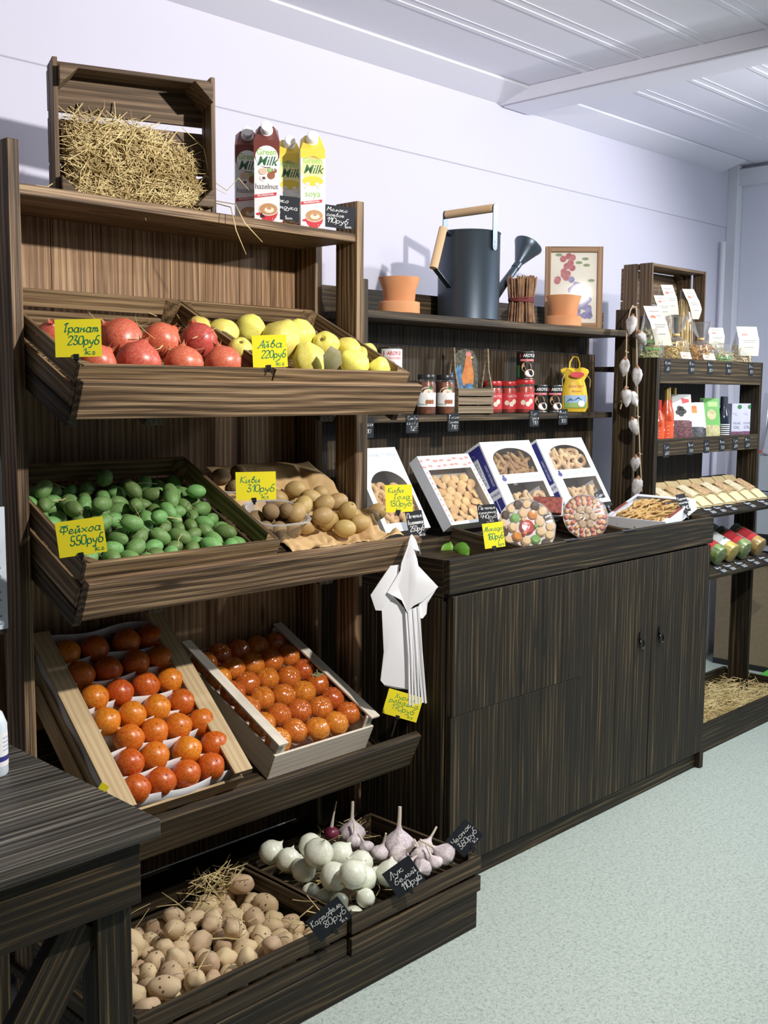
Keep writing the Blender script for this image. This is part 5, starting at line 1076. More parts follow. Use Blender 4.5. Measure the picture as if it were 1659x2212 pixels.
jt = lambda a: (lambda q: Euler((q.uniform(-a, a), q.uniform(-a, a), q.uniform(0, 6.28))).to_matrix().to_4x4())
# white boxes with blue print
def blue_print(t, w, L, T, y0, y1):
    mb = MB(); put(mb, 'САНКТ-ПЕТЕРБУРГ', .016, None, w*.5, L-.014, LBLU, .0005, fit=w*.55)
    put(mb, 'НА НАТУРАЛЬНОМ СЛИВОЧНОМ МАСЛЕ', .015, None, w*.62, (y0+y1)/2, LBLU, .0005, fit=w*.7); mb.flat(ell(w*.17, (y0+y1)/2, .013, .009, 12), NAVY, None, .0006); mb.flat(rect(w*.17-.006, w*.17+.006, (y0+y1)/2, (y0+y1)/2+.016), NAVY, None, .0008)
    SF = FR((-.0004, 0, -T), (0, 0, 1), (0, 1, 0)); SF = Matrix(((0, 0, -1, -.0005), (0, 1, 0, 0), (1, 0, 0, -T), (0, 0, 0, 1)))
    mb.flat(rect(.006, T-.006, L*.36, L-.01), NAVY, SF, 0); mb.flat(rect(.030, T-.036, L*.42, L-.05), BOXW, SF, .0003); mb.flat(rect(T-.030, T-.006, .01, L*.24), NAVY, SF, 0); mb.flat(rect(.006, T-.034, .01, L*.24), NAVY, SF, 0)
    put(mb, 'СЕВЕРНАЯ', .028, SF, T*.46, L*.68, GRY, .0007, fit=L*.42, rot=-math.pi/2); put(mb, 'САНКТ-ПЕТЕРБУРГ', .013, SF, T-.018, L*.55, WHT, .0007, fit=L*.3, rot=-math.pi/2); put(mb, 'СТОЛИЦА', .02, SF, T*.46, L*.13, WHT, .0007, fit=L*.2, rot=-math.pi/2)
    put(mb, 'СЛИВОЧНОМ МАСЛЕ', .013, SF, T*.5, L*.30, NAVY, .0007, fit=T*.9); part(mb, 'print', t)
wi = lambda w, L: [(w*.18, w*.92, L*.06, L*.40, 0), (w*.12, w*.90, L*.53, L*.90, L*.16)]
w, L, T = .295, .285, .105
tA, FA = cookie_box('white blue printed box with two windows of finger biscuits, left of its twin', 2.985, 2.30, 1.072, w, L, T, 31, wi(w, L), 'b'); blue_print(tA, w, L, T, L*.40, L*.53)
fp = finger(COOKB); loose_cookies(FA, wi(w, L)[1:], T, fp, jt(.5), 'brown finger biscuit in the upper window of the left blue printed box', 'finger biscuits in the left blue box', .021, 2, .85)
rp = ring(COOK2); loose_cookies(FA, wi(w, L)[:1], T, rp, jt(.5), 'pale curled biscuit in the lower window of the left blue printed box', 'curled biscuits in the left blue box', .030, 3)
tB, FB_ = cookie_box('white blue printed box with two windows of ring biscuits, the right one', 3.305, 2.285, 1.074, .30, L, T, 31, wi(.30, L), 'b'); blue_print(tB, .30, L, T, L*.40, L*.53)
rp2 = ring(COOK2); loose_cookies(FB_, wi(.30, L), T, rp2, jt(.6), 'pale ring biscuit behind the windows of the right blue printed box', 'ring biscuits in the right blue box', .031, 4)
w1 = [(.02, .19, .03, .215, .07)]
tC, FC = cookie_box('white window box of curled biscuits, leftmost and half hidden by the stand', 2.345, 2.285, 1.062, .205, .30, .09, 33, w1, 'a'); mb = MB(); put(mb, 'СЕВЕРНАЯ СТОЛИЦА', .016, None, .11, .272, LBLU, .0005, fit=.17); part(mb, 'print', tC)
rp3 = ring(COOK); loose_cookies(FC, w1, .09, rp3, jt(.5), 'golden curled biscuit in the leftmost window box', 'curled biscuits in the leftmost box', .028, 5)
w2 = [(.022, .245, .012, .215, 0)]
tD, FD = cookie_box('open fronted box with red pattern full of round golden biscuits', 2.665, 2.295, 1.058, .268, .272, .045, 36, w2, 'r')
mb = MB(); q = random.Random(4)
for i in range(16): mb.flat([(x+q.uniform(-.004, .004), y) for x, y in ell(.012+i % 8*.034+q.uniform(-.006, .006), .230+.022*(i//8)+q.uniform(-.004, .004), .012, .005, 7)], ORN, None, .0004)
for i in range(10): mb.flat(ell(.010, .015+i*.021, .005, .004, 6), ORN, None, .0004); mb.flat(ell(.257, .015+i*.021, .005, .004, 6), ORN, None, .0004)
part(mb, 'pattern', tD)
dp = disc(COOK, .018, .009); loose_cookies(FD, w2, .045, dp, jt(.45), 'round golden biscuit in the red patterned box', 'round biscuits in the patterned box', .0235, 6, .98)
# round assortments under clear covers
PLATE = pbr('pale_plate', (.80, .78, .76), .35)
def platter(label, px, py, Y, R_, tilt, yaw, rows, group, dome=True):
    p = AY(px, py, Y); M = Matrix.Translation(p) @ Euler((R(90-tilt), 0, R(yaw))).to_matrix().to_4x4(); t = thing('biscuit_platter', label, 'platter', M=M)
    mb = MB(); mb.lathe([(.001, -.004), (R_*.9, -.004), (R_, .006), (R_*.98, .008), (R_*.88, 0), (.001, 0)], 40, PLATE); part(mb, 'plate', t)
    mb = MB(); mb.lathe([(R_*.985, .008), (R_*.97, .022), (R_*.82, .034), (.001, .038)], 40, clear('crackly_cover', mix=.07, rough=.09), deform=lambda v, a: V((v.x*(1+.012*math.cos(26*a)), v.y*(1+.012*math.cos(26*a)), v.z+.001*math.cos(26*a)))); part(mb, 'clear_cover', t)
    n0 = 0
    for rad, n, mats, r, h, el in rows:
        for k in range(n):
            a = 6.2832*(k+.5*el)/max(n, 1); m = mats[k % len(mats)]; mb = MB(); mb.lathe([(.001, 0), (r*.85, .0), (r, h*.4), (r*.8, h*.9), (.001, h)], 16, m)
            nm = m.name.split('_')[0]; n0 += 1
            single(mb, 'biscuit', f'{nm} biscuit in the {ORD[rows.index((rad, n, mats, r, h, el))]} ring of the {group}, {ORD[k]} round', 'cookie', group='biscuits on the '+group, M=M @ Matrix.Translation((rad*R_*math.cos(a), rad*R_*math.sin(a), .001)) @ Euler((0, R(-14)*(rad > .5), a)).to_matrix().to_4x4() @ Matrix.Diagonal((1, .75 if el == 2 else 1, 1, 1)))
    return t
CH = pbr('chocolate_biscuit', (.07, .035, .02), .5); JELR = pbr('red_jelly', (.55, .06, .05), .2, coat=.5); JELO = pbr('orange_jelly', (.72, .30, .06), .25, coat=.5); JELG = pbr('green_jelly', (.20, .45, .12), .25, coat=.5); PLN = pbr('plain_biscuit', (.72, .52, .28), .6, col2=(.80, .62, .38), nscale=40); ALM = pbr('almond_biscuit', (.78, .50, .26), .5); PNK = pbr('pink_biscuit', (.70, .24, .16), .5); GRB = pbr('spiral_biscuit', (.46, .33, .20), .6, col2=(.60, .46, .30), nscale=80)
platter('round platter of mixed biscuits with red jelly centre, by the yellow 160 tag', 1137, 1140, 2.13, .098, 24, -35, [(.84, 17, [PLN, CH], .0155, .013, 0), (.52, 9, [PLN, JELO, PLN, JELG], .017, .016, 1), (0, 1, [JELR], .026, .020, 0), (.27, 3, [JELG, ALM, PNK], .008, .024, 0)], 'jelly centred platter')
platter('round platter of pink edged biscuits, right of the jelly platter', 1263, 1118, 2.13, .083, 24, -35, [(.88, 20, [ALM, PNK], .0105, .013, 2), (.66, 16, [PNK, ALM], .0100, .016, 2), (.36, 6, [GRB], .016, .014, 0), (0, 1, [GRB], .014, .016, 0)], 'pink edged platter')
# cling wrapped pack behind
p = AY(1183, 1095, 2.20); M = Matrix.Translation(p) @ Euler((R(60), 0, R(-60))).to_matrix().to_4x4(); mb = MB(); mb.poly([(-.05, -.03), (.05, -.03), (.05, .03), (-.05, .03)], .02, pbr('dried_berries', (.22, .04, .04), .4, col2=(.4, .12, .08), nscale=90)); mb.poly([(-.053, -.033), (.053, -.033), (.053, .033), (-.053, .033)], .003, PLATE, off=-.003)
single(mb, 'berry_tray', 'small tray of dark red dried fruit between the two platters', 'tray', M=M, bevel=.002)
# straws box at right
Fx = V((AY(1440, 1132, 2.05).x, 2.05, 0)); c_near = AY(1440, 1130, 2.035); u_near = AX(1512, 1080, 3.845)
xa = c_near.x; za = c_near.z-.004; zu = za+.072; xu = 3.82
F5 = FR((xa, 2.04, za), (0, 1, 0), (xa-xu, 0, za-zu)); 
F5 = FR((xa, 2.30, za), (0, -1, 0), (xu-xa, 0, zu-za)); w5, l5 = .262, math.hypot(xu-xa, zu-za)
t = thing('cookie_box', 'shallow white box heaped with thin cheese sticks, at the right counter end', 'box', M=F5)
mb = MB(); k = .003; RB = pbr('dark_red_print', (.30, .07, .06), .5)
mb.bb(0, w5, 0, l5, -.035, -.032, BOXW); part(mb, 'bottom', t)
for a in ((0, k, 0, l5), (w5-k, w5, 0, l5), (k, w5-k, 0, k), (k, w5-k, l5-k, l5)):
    mb = MB(); mb.bb(*a, -.032, .008, BOXW); part(mb, 'side', t, .0008)
mb = MB(); 
for x in (.0, w5-.016): mb.bb(x, x+.016, 0, l5, .008, .0095, BOXW)
mb.bb(.016, w5-.016, l5-.02, l5, .008, .0095, BOXW); mb.bb(0.001, .015, l5*.2, l5*.62, .0096, .0100, RB); mb.bb(w5-.015, w5-.001, l5*.15, l5*.6, .0096, .0100, RB); part(mb, 'rim', t)
STK = pbr('cheese_stick', (.50, .30, .10), .7, col2=(.66, .44, .18), nscale=60); mb = MB(); q = random.Random(12)
for i in range(230): x = q.uniform(.03, w5-.03); y = q.uniform(.02, l5-.03); z = q.uniform(-.028, .004); a = q.gauss(1.2, .5); d = V((math.cos(a), math.sin(a), q.gauss(0, .06)))*.022; c = V((x, y, z)); mb.tube([c-d, c+V((0, 0, .003)), c+d], .0042, 6, STK)
single(mb, 'cheese_sticks', 'heap of thin golden cheese sticks in the shallow box', 'snack', M=F5, kind='stuff')
price_tag('grey tag stuck on the front of the cheese stick box', (1473, 1107), (1493, 1103), (1456, 1070), 2.03, [('Сырные', .05, .68, .16), ('палочки', .05, .46, .16), ('240', .2, .14, .2)], 'b', yaw=-40, tilt=30, clip=True, drop=.03, wt=.13)
# avocados
AVO = pbr('avocado_skin', (.11, .30, .03), .35, col2=(.24, .46, .08), nscale=18, bump=.15, bscale=90)
for i, (px, py, l, a) in enumerate(((948, 1197, 'leftmost', .4), (976, 1194, 'uppermost, in the middle', 1.2), (1001, 1199, 'rightmost', 2.4))):
    p = AZ(px, py+2, .955); mb = MB(); mb.lathe([(.001, -.043), (.018, -.041), (.031, -.025), (.033, -.008), (.027, .015), (.017, .036), (.008, .045), (.001, .046)], 22, AVO); mb.tube([(0, 0, .044), (0, 0, .049)], .003, 6, FEIC)
    single(mb, 'avocado', f'green avocado in the left counter tray, {l} of three', 'fruit', 'avocados in the counter tray', Matrix.Translation((p.x, p.y, .976)) @ Euler((R(82), 0, a+.5)).to_matrix().to_4x4())
# tags on the counter
price_tag('yellow tag reading 160 on the counter front above the avocados', (1048, 1186), (1092, 1180), (1033, 1133), 2.0, [('Авокадо', .04, .68, .2), ('160руб', .2, .34, .27), ('1шт', .62, .06, .16)], yaw=-38, drop=.03)
price_tag('black tag reading 250 behind the bags, in front of the leftmost box', (885, 1163), (921, 1158), (866, 1107), 2.235, [('Печенье', .06, .74, .18), ('валентинки', .06, .50, .18), ('250руб', .12, .24, .22), ('1кг', .55, .04, .14)], 'b', yaw=-35, tilt=20, drop=.07, wt=.12)
price_tag('black tag reading 440 between the patterned box and the yellow tag', (1035, 1131), (1076, 1127), (1026, 1092), 2.215, [('Печенье', .06, .74, .2), ('кунжутное', .06, .50, .18), ('440руб', .12, .24, .22), ('1кг', .55, .04, .14)], 'b', yaw=-35, tilt=15, drop=.07, wt=.12)
price_tag('black tag reading 390 in front of the two blue printed boxes', (1173, 1117), (1210, 1114), (1165, 1074), 2.215, [('Печенье', .06, .74, .2), ('вилюшки', .06, .50, .18), ('390руб', .12, .24, .22), ('1кг', .55, .04, .14)], 'b', yaw=-35, tilt=15, drop=.07, wt=.12)
price_tag('black tag reading 350 leaning on the right blue printed box', (1306, 1100), (1324, 1090), (1291, 1061), 2.28, [('Сушки', .06, .68, .2), ('350', .2, .3, .26)], 'b', yaw=-20, tilt=31, clip=True, drop=.02, wt=.13)
# white flat tag lying on the front rim
for px, py, l in ((1232, 1164, 'left'), (1356, 1144, 'right')):
    p = AY(px, py, 2.008); mb = MB(); mb.box((0, 0, .0008), (.07, .03, .0012), None, CARD_B); F = TR((p.x, 2.008, 1.0142), R(3))
    hand(mb, 'Печенье', -.03, -.008, .012, INK_W, None, wt=.16, z=.0016); single(mb, 'flat_tag', f'small black tag lying flat on the counter front rim, the {l} one', 'price tag', M=F)
# ================================================================== RIGHT RACK CONTENTS
ZU = 1.6055
# crate on its side at the back of the upper shelf
xcr = AY(1405, 700, 2.412).x; MC = TR((xcr, 2.412, ZU), 0); wc, hc, dc = AY(1522, 700, 2.412).x-xcr, .435, .15
t = thing('display_crate', 'brown slatted crate on its side behind the pasta bags, on top of the rack', 'crate', M=MC)
for z0, z1 in ((.002, .138), (.143, .28), (.285, .42)):
    mb = MB(); mb.bb(0, wc, dc-.01, dc, z0, z1, W_BROWN, 0); part(mb, 'back_slat', t, .0015)
for x in (0, wc-.012):
    for y0, y1 in ((0, .060), (.074, dc-.011)):
        mb = MB(); mb.bb(x, x+.012, y0, y1, 0, hc, W_BROWN, 2); part(mb, 'side_slat', t, .0015)
for z in (.001, hc-.013):
    mb = MB(); mb.bb(.0125, wc-.0125, .002, dc-.011, z, z+.012, W_BROWN, 0); part(mb, 'end_panel', t, .0015)
for x, z in ((.0125, hc-.0135), (wc-.0125, hc-.0135)):
    sx = 1 if x < wc/2 else -1; s = .04; pts = [(x, z), (x+s*sx, z), (x, z-s)]
    mb = MB(); mb.poly(pts[::-1] if sx > 0 else pts, .03, W_BROWN, Matrix(((1, 0, 0, 0), (0, 0, -1, dc-.0135), (0, 1, 0, 0), (0, 0, 0, 1)))); part(mb, 'corner_block', t, .001)
PASTA = pbr('yellow_pasta', (.72, .50, .16), .55, col2=(.80, .62, .28), nscale=30, objvar=.08); PASTG = pbr('green_pasta', (.42, .46, .16), .55, col2=(.62, .58, .30), nscale=30); PASTO = pbr('orange_pasta', (.72, .40, .12), .55, col2=(.80, .55, .25), nscale=30); PASTS = pbr('square_pasta', (.74, .60, .36), .6, col2=(.80, .70, .48), nscale=20)
LABP = pbr('cream_label', (.82, .79, .66), .55); BAGC = clear('pasta_bag_film', mix=.12, rough=.08); RIB = pbr('green_ribbon', (.12, .40, .08), .4)
def pasta_bag(label, px, Y, w, h, kind, mat, lab=None, knot=False, yaw=-38, sd=1, zb=None):
    p = AY(px, 770, Y); t = thing('pasta_bag', label, 'bag of pasta', M=TR((p.x, p.y, zb or ZU), R(yaw)), group='pasta bags on the top of the rack'); q = random.Random(sd); mb = MB()
    hf = h*.62 if not knot else h*.50; d = w*.42
    if kind == 'long':
        for i in range(60): x = q.uniform(-w*.4, w*.4); y = q.uniform(-d*.35, d*.35); mb.tube([(x, y, .004), (x*.9+q.gauss(0, .002), y*.9, h*.45), (x*.75+q.gauss(0, .004), y*.7, h*q.uniform(.78, .9))], .0022, 5, mat)
    elif kind == 'square':
        for i in range(60): c = V((q.uniform(-w*.42, w*.42), q.uniform(-d*.4, d*.3), q.uniform(.008, hf))); mb.box(c, (.024, .022, .004), Euler((q.uniform(0, 3), q.uniform(0, 3), q.uniform(0, 3))).to_matrix(), mat)
    else:
        for i in range(150):
            c = V((q.uniform(-w*.43, w*.43), q.uniform(-d*.42, d*.42), q.uniform(.006, hf))); a = V((q.gauss(0, 1), q.gauss(0, 1), q.gauss(0, .6))).normalized()*.016; k_ = a.orthogonal().normalized()*.005
            mb.tube([c-a, c+k_, c+a], .0024, 5, mat)
    part(mb, 'pasta', t, kind='stuff')
    mb = MB(); pr = [(.001, 0), (.9, .002), (1, .02), (1, hf*.7), (.92, hf)]+([(.30, h*.60), (.22, h*.66), (.6, h*.82), (.85, h)] if knot else [(.80, h*.8), (.72, h*.9), (.7, h)])
    mb.lathe([(r_*w/2, z) for r_, z in pr], 26, BAGC, deform=lambda v, a: V((v.x*(1+.03*noise.noise(v*60)), v.y*(.84 if not knot else .9)*(1 if (knot or v.z < hf) else max(.06, 1-(v.z-hf)/(h-hf)*1.0))*(1+.05*noise.noise(v*60)), v.z+.004*noise.noise(v*50)))); part(mb, 'film', t)
    if knot: mb = MB(); mb.lathe([(w*.13, h*.62), (w*.15, h*.64), (w*.13, h*.66)], 14, PASTA); part(mb, 'tie', t)
    if kind == 'green' or mat is PASTG:
        mb = MB()
        for z in (h*.28, h*.40): mb.bb(-w*.35, w*.35, -d*.52, -d*.48, z, z+.008, RIB)
        part(mb, 'ribbon_print', t)
    if lab:
        lw, z0, z1, lx, fl = lab; mb = MB(); y0 = -d*.5-.003
        def strip(u, v): z = z0+(z1-z0)*v; return V((lx+(u-.5)*lw+fl*(1-v), y0-.012*math.sin(v*math.pi*1.0)+.010*v*(v > .6), z))
        sheet(strip, 2, 10, LABP, mb); FS = lambda x, v: strip(x, v)+V((0, -.0008, 0))
        mb.add([FS(.5+.16*math.cos(a)-.16, .72+.05*math.sin(a)) for a in np.linspace(0, 5.6, 9)], [list(range(9))], pbr('rose_print', (.62, .22, .16), .5))
        for v_, a0, a1 in ((.86, .2, .8), (.74, .55, .85), (.68, .55, .8), (.52, .2, .9), (.46, .25, .8), (.28, .3, .75)): mb.add([FS(a0, v_), FS(a1, v_), FS(a1, v_+.012), FS(a0, v_+.012)], [(0, 1, 2, 3)], GRY)
        o = part(mb, 'paper_label', t)
    return t
pasta_bag('tall bag of spaghetti with a cream label, left of two at the back', 1432, 2.485, .09, .34, 'long', PASTA, (.055, .22, .35, .0, .03), sd=1, zb=ZU+.0135)
pasta_bag('tall bag of spaghetti with a cream label, right of two at the back', 1478, 2.485, .09, .34, 'long', PASTA, (.055, .21, .345, .0, .05), sd=2, zb=ZU+.0135)
pasta_bag('bag of long pasta half hidden at the left, behind the green pasta bags', 1420, 2.478, .07, .29, 'long', PASTA, (.06, .20, .30, .0, .02), sd=3, zb=ZU+.0135)
pasta_bag('bag of green pasta with a long cream label, leftmost in front', 1406, 2.352, .10, .24, 'short', PASTG, (.072, .085, .245, -.01, .055), sd=4)
pasta_bag('clear knotted bag of short yellow noodles in the front middle', 1459, 2.358, .115, .215, 'short', PASTA, (.045, .0, .065, .035, 0), knot=True, sd=5)
pasta_bag('clear knotted bag of orange noodles, right of the yellow noodle bag', 1512, 2.356, .11, .20, 'short', PASTO, (.055, .0, .065, .03, 0), knot=True, sd=6)
pasta_bag('bag of noodles with an upright cream label behind the knotted bags', 1540, 2.46, .10, .19, 'short', PASTA, (.075, .10, .195, 0, 0), sd=7)
pasta_bag('clear bag of noodles with green and yellow print, right of the knotted bags', 1560, 2.36, .10, .115, 'short', PASTG, None, sd=8)
pasta_bag('bag of square pasta with a big cream label, at the right end', 1602, 2.36, .105, .17, 'square', PASTS, (.10, .065, .20, .01, .01), sd=9)
# price tags on the two straight fronts
g1 = 'tags on the upper rack front'; g2 = 'tags on the lower rack front'
for k, px in enumerate((1443, 1495, 1535, 1575, 1623)): small_tag(f'small black tag on the upper rack front, {ORD[k]} from the left', px, 776+.05*(px-1443), ry-.0035, .048, .056, [(('Лазанья', 'Паста', 'Лапша', 'Лапша', 'Паста')[k], .08, .66, .2), (('90', '180', '180', '180', '150')[k], .3, .2, .22)], g1)
for k, px in enumerate((1440, 1492, 1527, 1560, 1589, 1615)): small_tag(f'small black tag on the lower rack front, {ORD[k]} from the left', px, 958-.09*(px-1440), ry-.0035, .048, .058, [(('Соус', 'Чернослив', 'Изюм', 'Фисташки', 'Соус', 'Масло')[k], .08, .66, .2), (('200', '300', '300', '390', '260', '290')[k], .3, .2, .22)], g2)
# bottles and packets on the straight lower shelf
ZL = 1.2565
def rshelf(px, Y, z=ZL): p = AY(px, 900, Y); return V((p.x, p.y, z))
BOTR = pbr('chili_sauce', (.50, .05, .02), .2, col2=(.62, .12, .04), nscale=40, coat=.6); GOLD = pbr('gold_foil', (.62, .45, .16), .3, metal=.8); ORL = pbr('orange_red_label', (.70, .10, .03), .4)
def bottle(label, loc, r, h, body, lab, cap, neck=.42, nm='sauce_bottle'):
    t = thing(nm, label, 'bottle', M=TR(loc, R(-40))); mb = MB(); hb = h*.55
    mb.lathe([(.001, 0), (r*.95, 0), (r, .004), (r, hb), (r*.9, hb*1.15), (r*neck, h*.80), (r*neck, h*.86), (.001, h*.86)], 28, body); part(mb, 'bottle', t)
    mb = MB(); mb.lathe([(.001, h*.80), (r*neck*1.15, h*.80), (r*neck*1.1, h), (.001, h)], 20, cap); part(mb, 'cap', t)
    mb = MB(); lab(mb, wrap(r, 0, 0), r, h); part(mb, 'label', t); return t
def lab_chili(mb, fn, r, h):
    wflat(mb, rect(-r*2.6, r*2.6, .006, h*.46), ORL, fn, .0004, 30)
    for k in range(6): wflat(mb, rect(-r*.2, r*.1, h*(.08+.06*k), h*(.085+.06*k)), CRM, fn, .0007, 2)
    wpoly(mb, ell(r*.7, h*.12, r*.35, r*.35, 14), CRM, fn, .0007); wpoly(mb, ell(r*.9, h*.40, r*.16, r*.14, 10), CRM, fn, .0007)
bottle('red chili sauce bottle with gold neck on the rack, in front', rshelf(1440, 2.345), .031, .262, BOTR, lab_chili, GOLD)
bottle('second red sauce bottle with gold neck, half hidden behind the first', rshelf(1452, 2.415), .031, .262, BOTR, lab_chili, GOLD)
bottle('red sauce bottle cut off by the rack post at the left', rshelf(1421, 2.36), .030, .21, BOTR, lab_chili, LIDR)
BALS = pbr('dark_vinegar', (.02, .025, .045), .15, coat=.5); BCAP = pbr('dark_blue_cap', (.03, .035, .06), .4)
def lab_bal(mb, fn, r, h):
    for k in range(9): wflat(mb, rect(-r*.75, r*.75, h*(.10+.04*k), h*(.118+.04*k)), WHT, fn, .0005, 8)
bottle('dark blue vinegar bottle with white print on the rack', rshelf(1563, 2.36), .031, .225, BALS, lab_bal, BCAP, neck=.5, nm='vinegar_bottle')
def pouch(label, loc, w, h, base, top, split, extra, tilt=8, yaw=-40):
    t = thing('food_pouch', label, 'pouch', M=TR(loc+V((0, 0, .004)), R(yaw), R(-tilt))); mb = MB()
    mb.lathe([(.001, 0), (w*.42, .001), (w*.5, .012), (w*.5, h*split)], 24, base, deform=lambda v, a: V((max(-w/2, min(w/2, v.x*1.25)), v.y*.50*(1-.3*v.z/h)*(1+.08*noise.noise(v*120)), v.z))); part(mb, 'contents', t)
    mb = MB(); y1 = w*.17; vs = [(-w/2, -y1, h*split-.004), (w/2, -y1, h*split-.004), (w/2, -.001, h), (-w/2, -.001, h), (-w/2, y1, h*split-.004), (w/2, y1, h*split-.004), (w/2, .001, h), (-w/2, .001, h)]
    mb.add(vs, [(0, 1, 2, 3), (5, 4, 7, 6), (3, 2, 6, 7), (1, 5, 6, 2), (4, 0, 3, 7), (4, 5, 1, 0)], top); part(mb, 'header', t)
    a_ = math.atan2(y1, h*(1-split)); F = FR((0, -y1-.0006, h*split-.004), (1, 0, 0), (0, y1, h*(1-split)+.004)); mb = MB(); extra(mb, F, w, h*(1-split)); part(mb, 'print', t); return t
PRUN = pbr('dried_fruit_dark', (.075, .025, .035), .5, col2=(.22, .09, .10), nscale=110, bump=.5, bscale=90); RAIS = pbr('black_dried_fruit', (.012, .012, .016), .4, col2=(.06, .06, .07), nscale=110, bump=.5, bscale=90); PIST = pbr('pale_green_dried_fruit', (.42, .38, .16), .5, col2=(.60, .56, .30), nscale=70, bump=.5, bscale=60); GRT = pbr('bright_green_header', (.10, .40, .05), .45); GRL = pbr('grey_white_header', (.72, .72, .72), .45); BLKH = pbr('black_header', (.02, .02, .022), .4)
def ex_prune(mb, F, w, h):
    for x, y in ((-.12, .35), (.02, .28), (.14, .38), (.04, .48), (-.05, .50)): mb.flat(ell(x*w, y*h, w*.12, h*.10, 10), BLK, F, .0004)
    mb.flat(rect(-w*.5, -w*.36, h*.1, h), ORL, F, .0004); mb.flat([(w*.05, h*.9), (w*.4, h*.85), (w*.4, h*.74), (w*.1, h*.68)], REDP, F, .0005)
def ex_green(mb, F, w, h):
    mb.flat(rect(-w*.5, -w*.32, 0, h), BLKH, F, .0004); mb.flat(ell(.06*w, .42*h, w*.24, h*.2), PIST, F, .0005); mb.flat(rect(-.1*w, .4*w, h*.72, h*.9), LG, F, .0005)
def ex_blk(mb, F, w, h): mb.flat(rect(-w*.4, w*.4, h*.1, h*.4), WHT, F, .0004); mb.flat(rect(-w*.4, w*.1, h*.6, h*.9), ORG, F, .0004)
pouch('pouch of dried prunes with white header on the rack', rshelf(1472, 2.36), .100, .232, PRUN, GRL, .50, ex_prune)
pouch('tilted black and white pouch of dark raisins on the rack', rshelf(1507, 2.36), .088, .20, RAIS, GRL, .42, ex_blk, tilt=14)
pouch('pouch of pale green fruit with green header on the rack', rshelf(1536, 2.365), .090, .215, PIST, GRT, .42, ex_green)
LAV = pbr('pale_lilac_carton', (.62, .62, .78), .45); PLUM = pbr('plum_print', (.14, .05, .10), .5, col2=(.25, .12, .2), nscale=60)
for px, Y, l in ((1587, 2.37, 'left'), (1609, 2.36, 'right')):
    t = thing('oil_carton', f'pale olive oil carton on the rack, {l} of the pair', 'carton', M=TR(rshelf(px, Y), R(-40)), group='olive oil cartons'); mb = MB(); w, h = .052, .192; mb.bb(-w/2, w/2, -w/2, w/2, 0, h, LAV); part(mb, 'box', t, .0015)
    F = FR((0, -w/2-.0003, 0), (1, 0, 0), (0, 0, 1)); mb = MB(); mb.flat(rect(-w/2, w/2, 0, h*.32), PLUM, F, 0); put(mb, 'OLIVE', .014, F, 0, h*.52, GRY, .0005, fit=w*.8); put(mb, 'OIL', .020, F, 0, h*.42, GRY, .0005, fit=w*.7); mb.flat(ell(w*.22, h*.92, w*.2, w*.2, 14), GRN, F, .0004)
    for a in range(5): mb.flat([(-.012, h*.72), (-.012+.013*math.cos(a*.6), h*.72+.013*math.sin(a*.6)), (-.011+.013*math.cos(a*.6+.15), h*.72+.013*math.sin(a*.6+.15))], GRY, F, .0004)
    part(mb, 'print', t)
# kraft packets on the upper sloping shelf
KRA = pbr('kraft_packet', (.42, .31, .15), .7, col2=(.50, .38, .20), nscale=20); KLB = pbr('buff_label', (.72, .64, .36), .6); NUTS = [pbr('pale_nuts', (.62, .52, .32), .6, col2=(.74, .66, .48), nscale=90, bump=.6, bscale=90), pbr('brown_nuts', (.42, .25, .12), .6, col2=(.60, .42, .24), nscale=90, bump=.6, bscale=90)]
RM = RT[0]
for k in range(8):
    x = 3.985+k*.107; M = RM @ Matrix.Translation((x+.045, .012, .0005)) @ Matrix.Rotation(R(-4), 4, 'Z')
    t = thing('kraft_packet', f'kraft paper packet with window on the upper sloping shelf, {ORD[k]} from the left', 'packet', M=M, group='kraft packets on the sloping shelf'); mb = MB(); w, l = .096, .215
    sheet(lambda u, v: (w*(u-.5), l*v, .004+.026*math.sin(u*math.pi)**.5*math.sin(min(1, v*1.25)*math.pi)**.6+.014*max(0, v-.8)/.2), 12, 18, KRA, mb); sheet(lambda u, v: (w*(.5-u), l*v, .0008+.014*max(0, v-.8)/.2), 4, 10, KRA, mb); part(mb, 'paper', t)
    mb = MB(); sheet(lambda u, v: (w*(u-.5)*.72, l*(.30+.42*v), .0315*(math.sin((.14+u*.72)*math.pi)**.5)+.001+.0025*noise.noise(V((u*9, v*14, k)))), 14, 18, NUTS[k % 2], mb); part(mb, 'window_of_nuts', t)
    mb = MB(); sheet(lambda u, v: (w*(u-.5)*.86, l*(.02+.24*v), .0065+.026*math.sin((.07+u*.86)*math.pi)**.5*math.sin(min(1, (.02+.24*v)*1.25)*math.pi)**.6), 10, 6, KLB, mb); part(mb, 'label', t)
def edge_tag(label, px, py, T_, group, s): 
    p = AP(px, py, T_ @ V((0, -.03, .0155)), T_.to_3x3() @ V((0, 0, 1))); l = T_.inverted() @ p
    small_tag(label, 0, 0, 0, .058, .058, [(s, .06, .62, .24), ('300', .3, .15, .26)], group, M=T_ @ Matrix.Translation((min(l.x, rx1-.01), .0, .0156)))
for k, (px, py, s) in enumerate(((1528, 1100, 'Миндаль'), (1545, 1094, 'Кешью'), (1564, 1088, 'Арахис'), (1602, 1080, 'Курага'), (1628, 1074, 'Фундук'))): edge_tag(f'small black tag lying on the edge of the upper sloping shelf, {ORD[k]} from the left', px, py, RT[0], 'tags on the upper sloping edge', s)
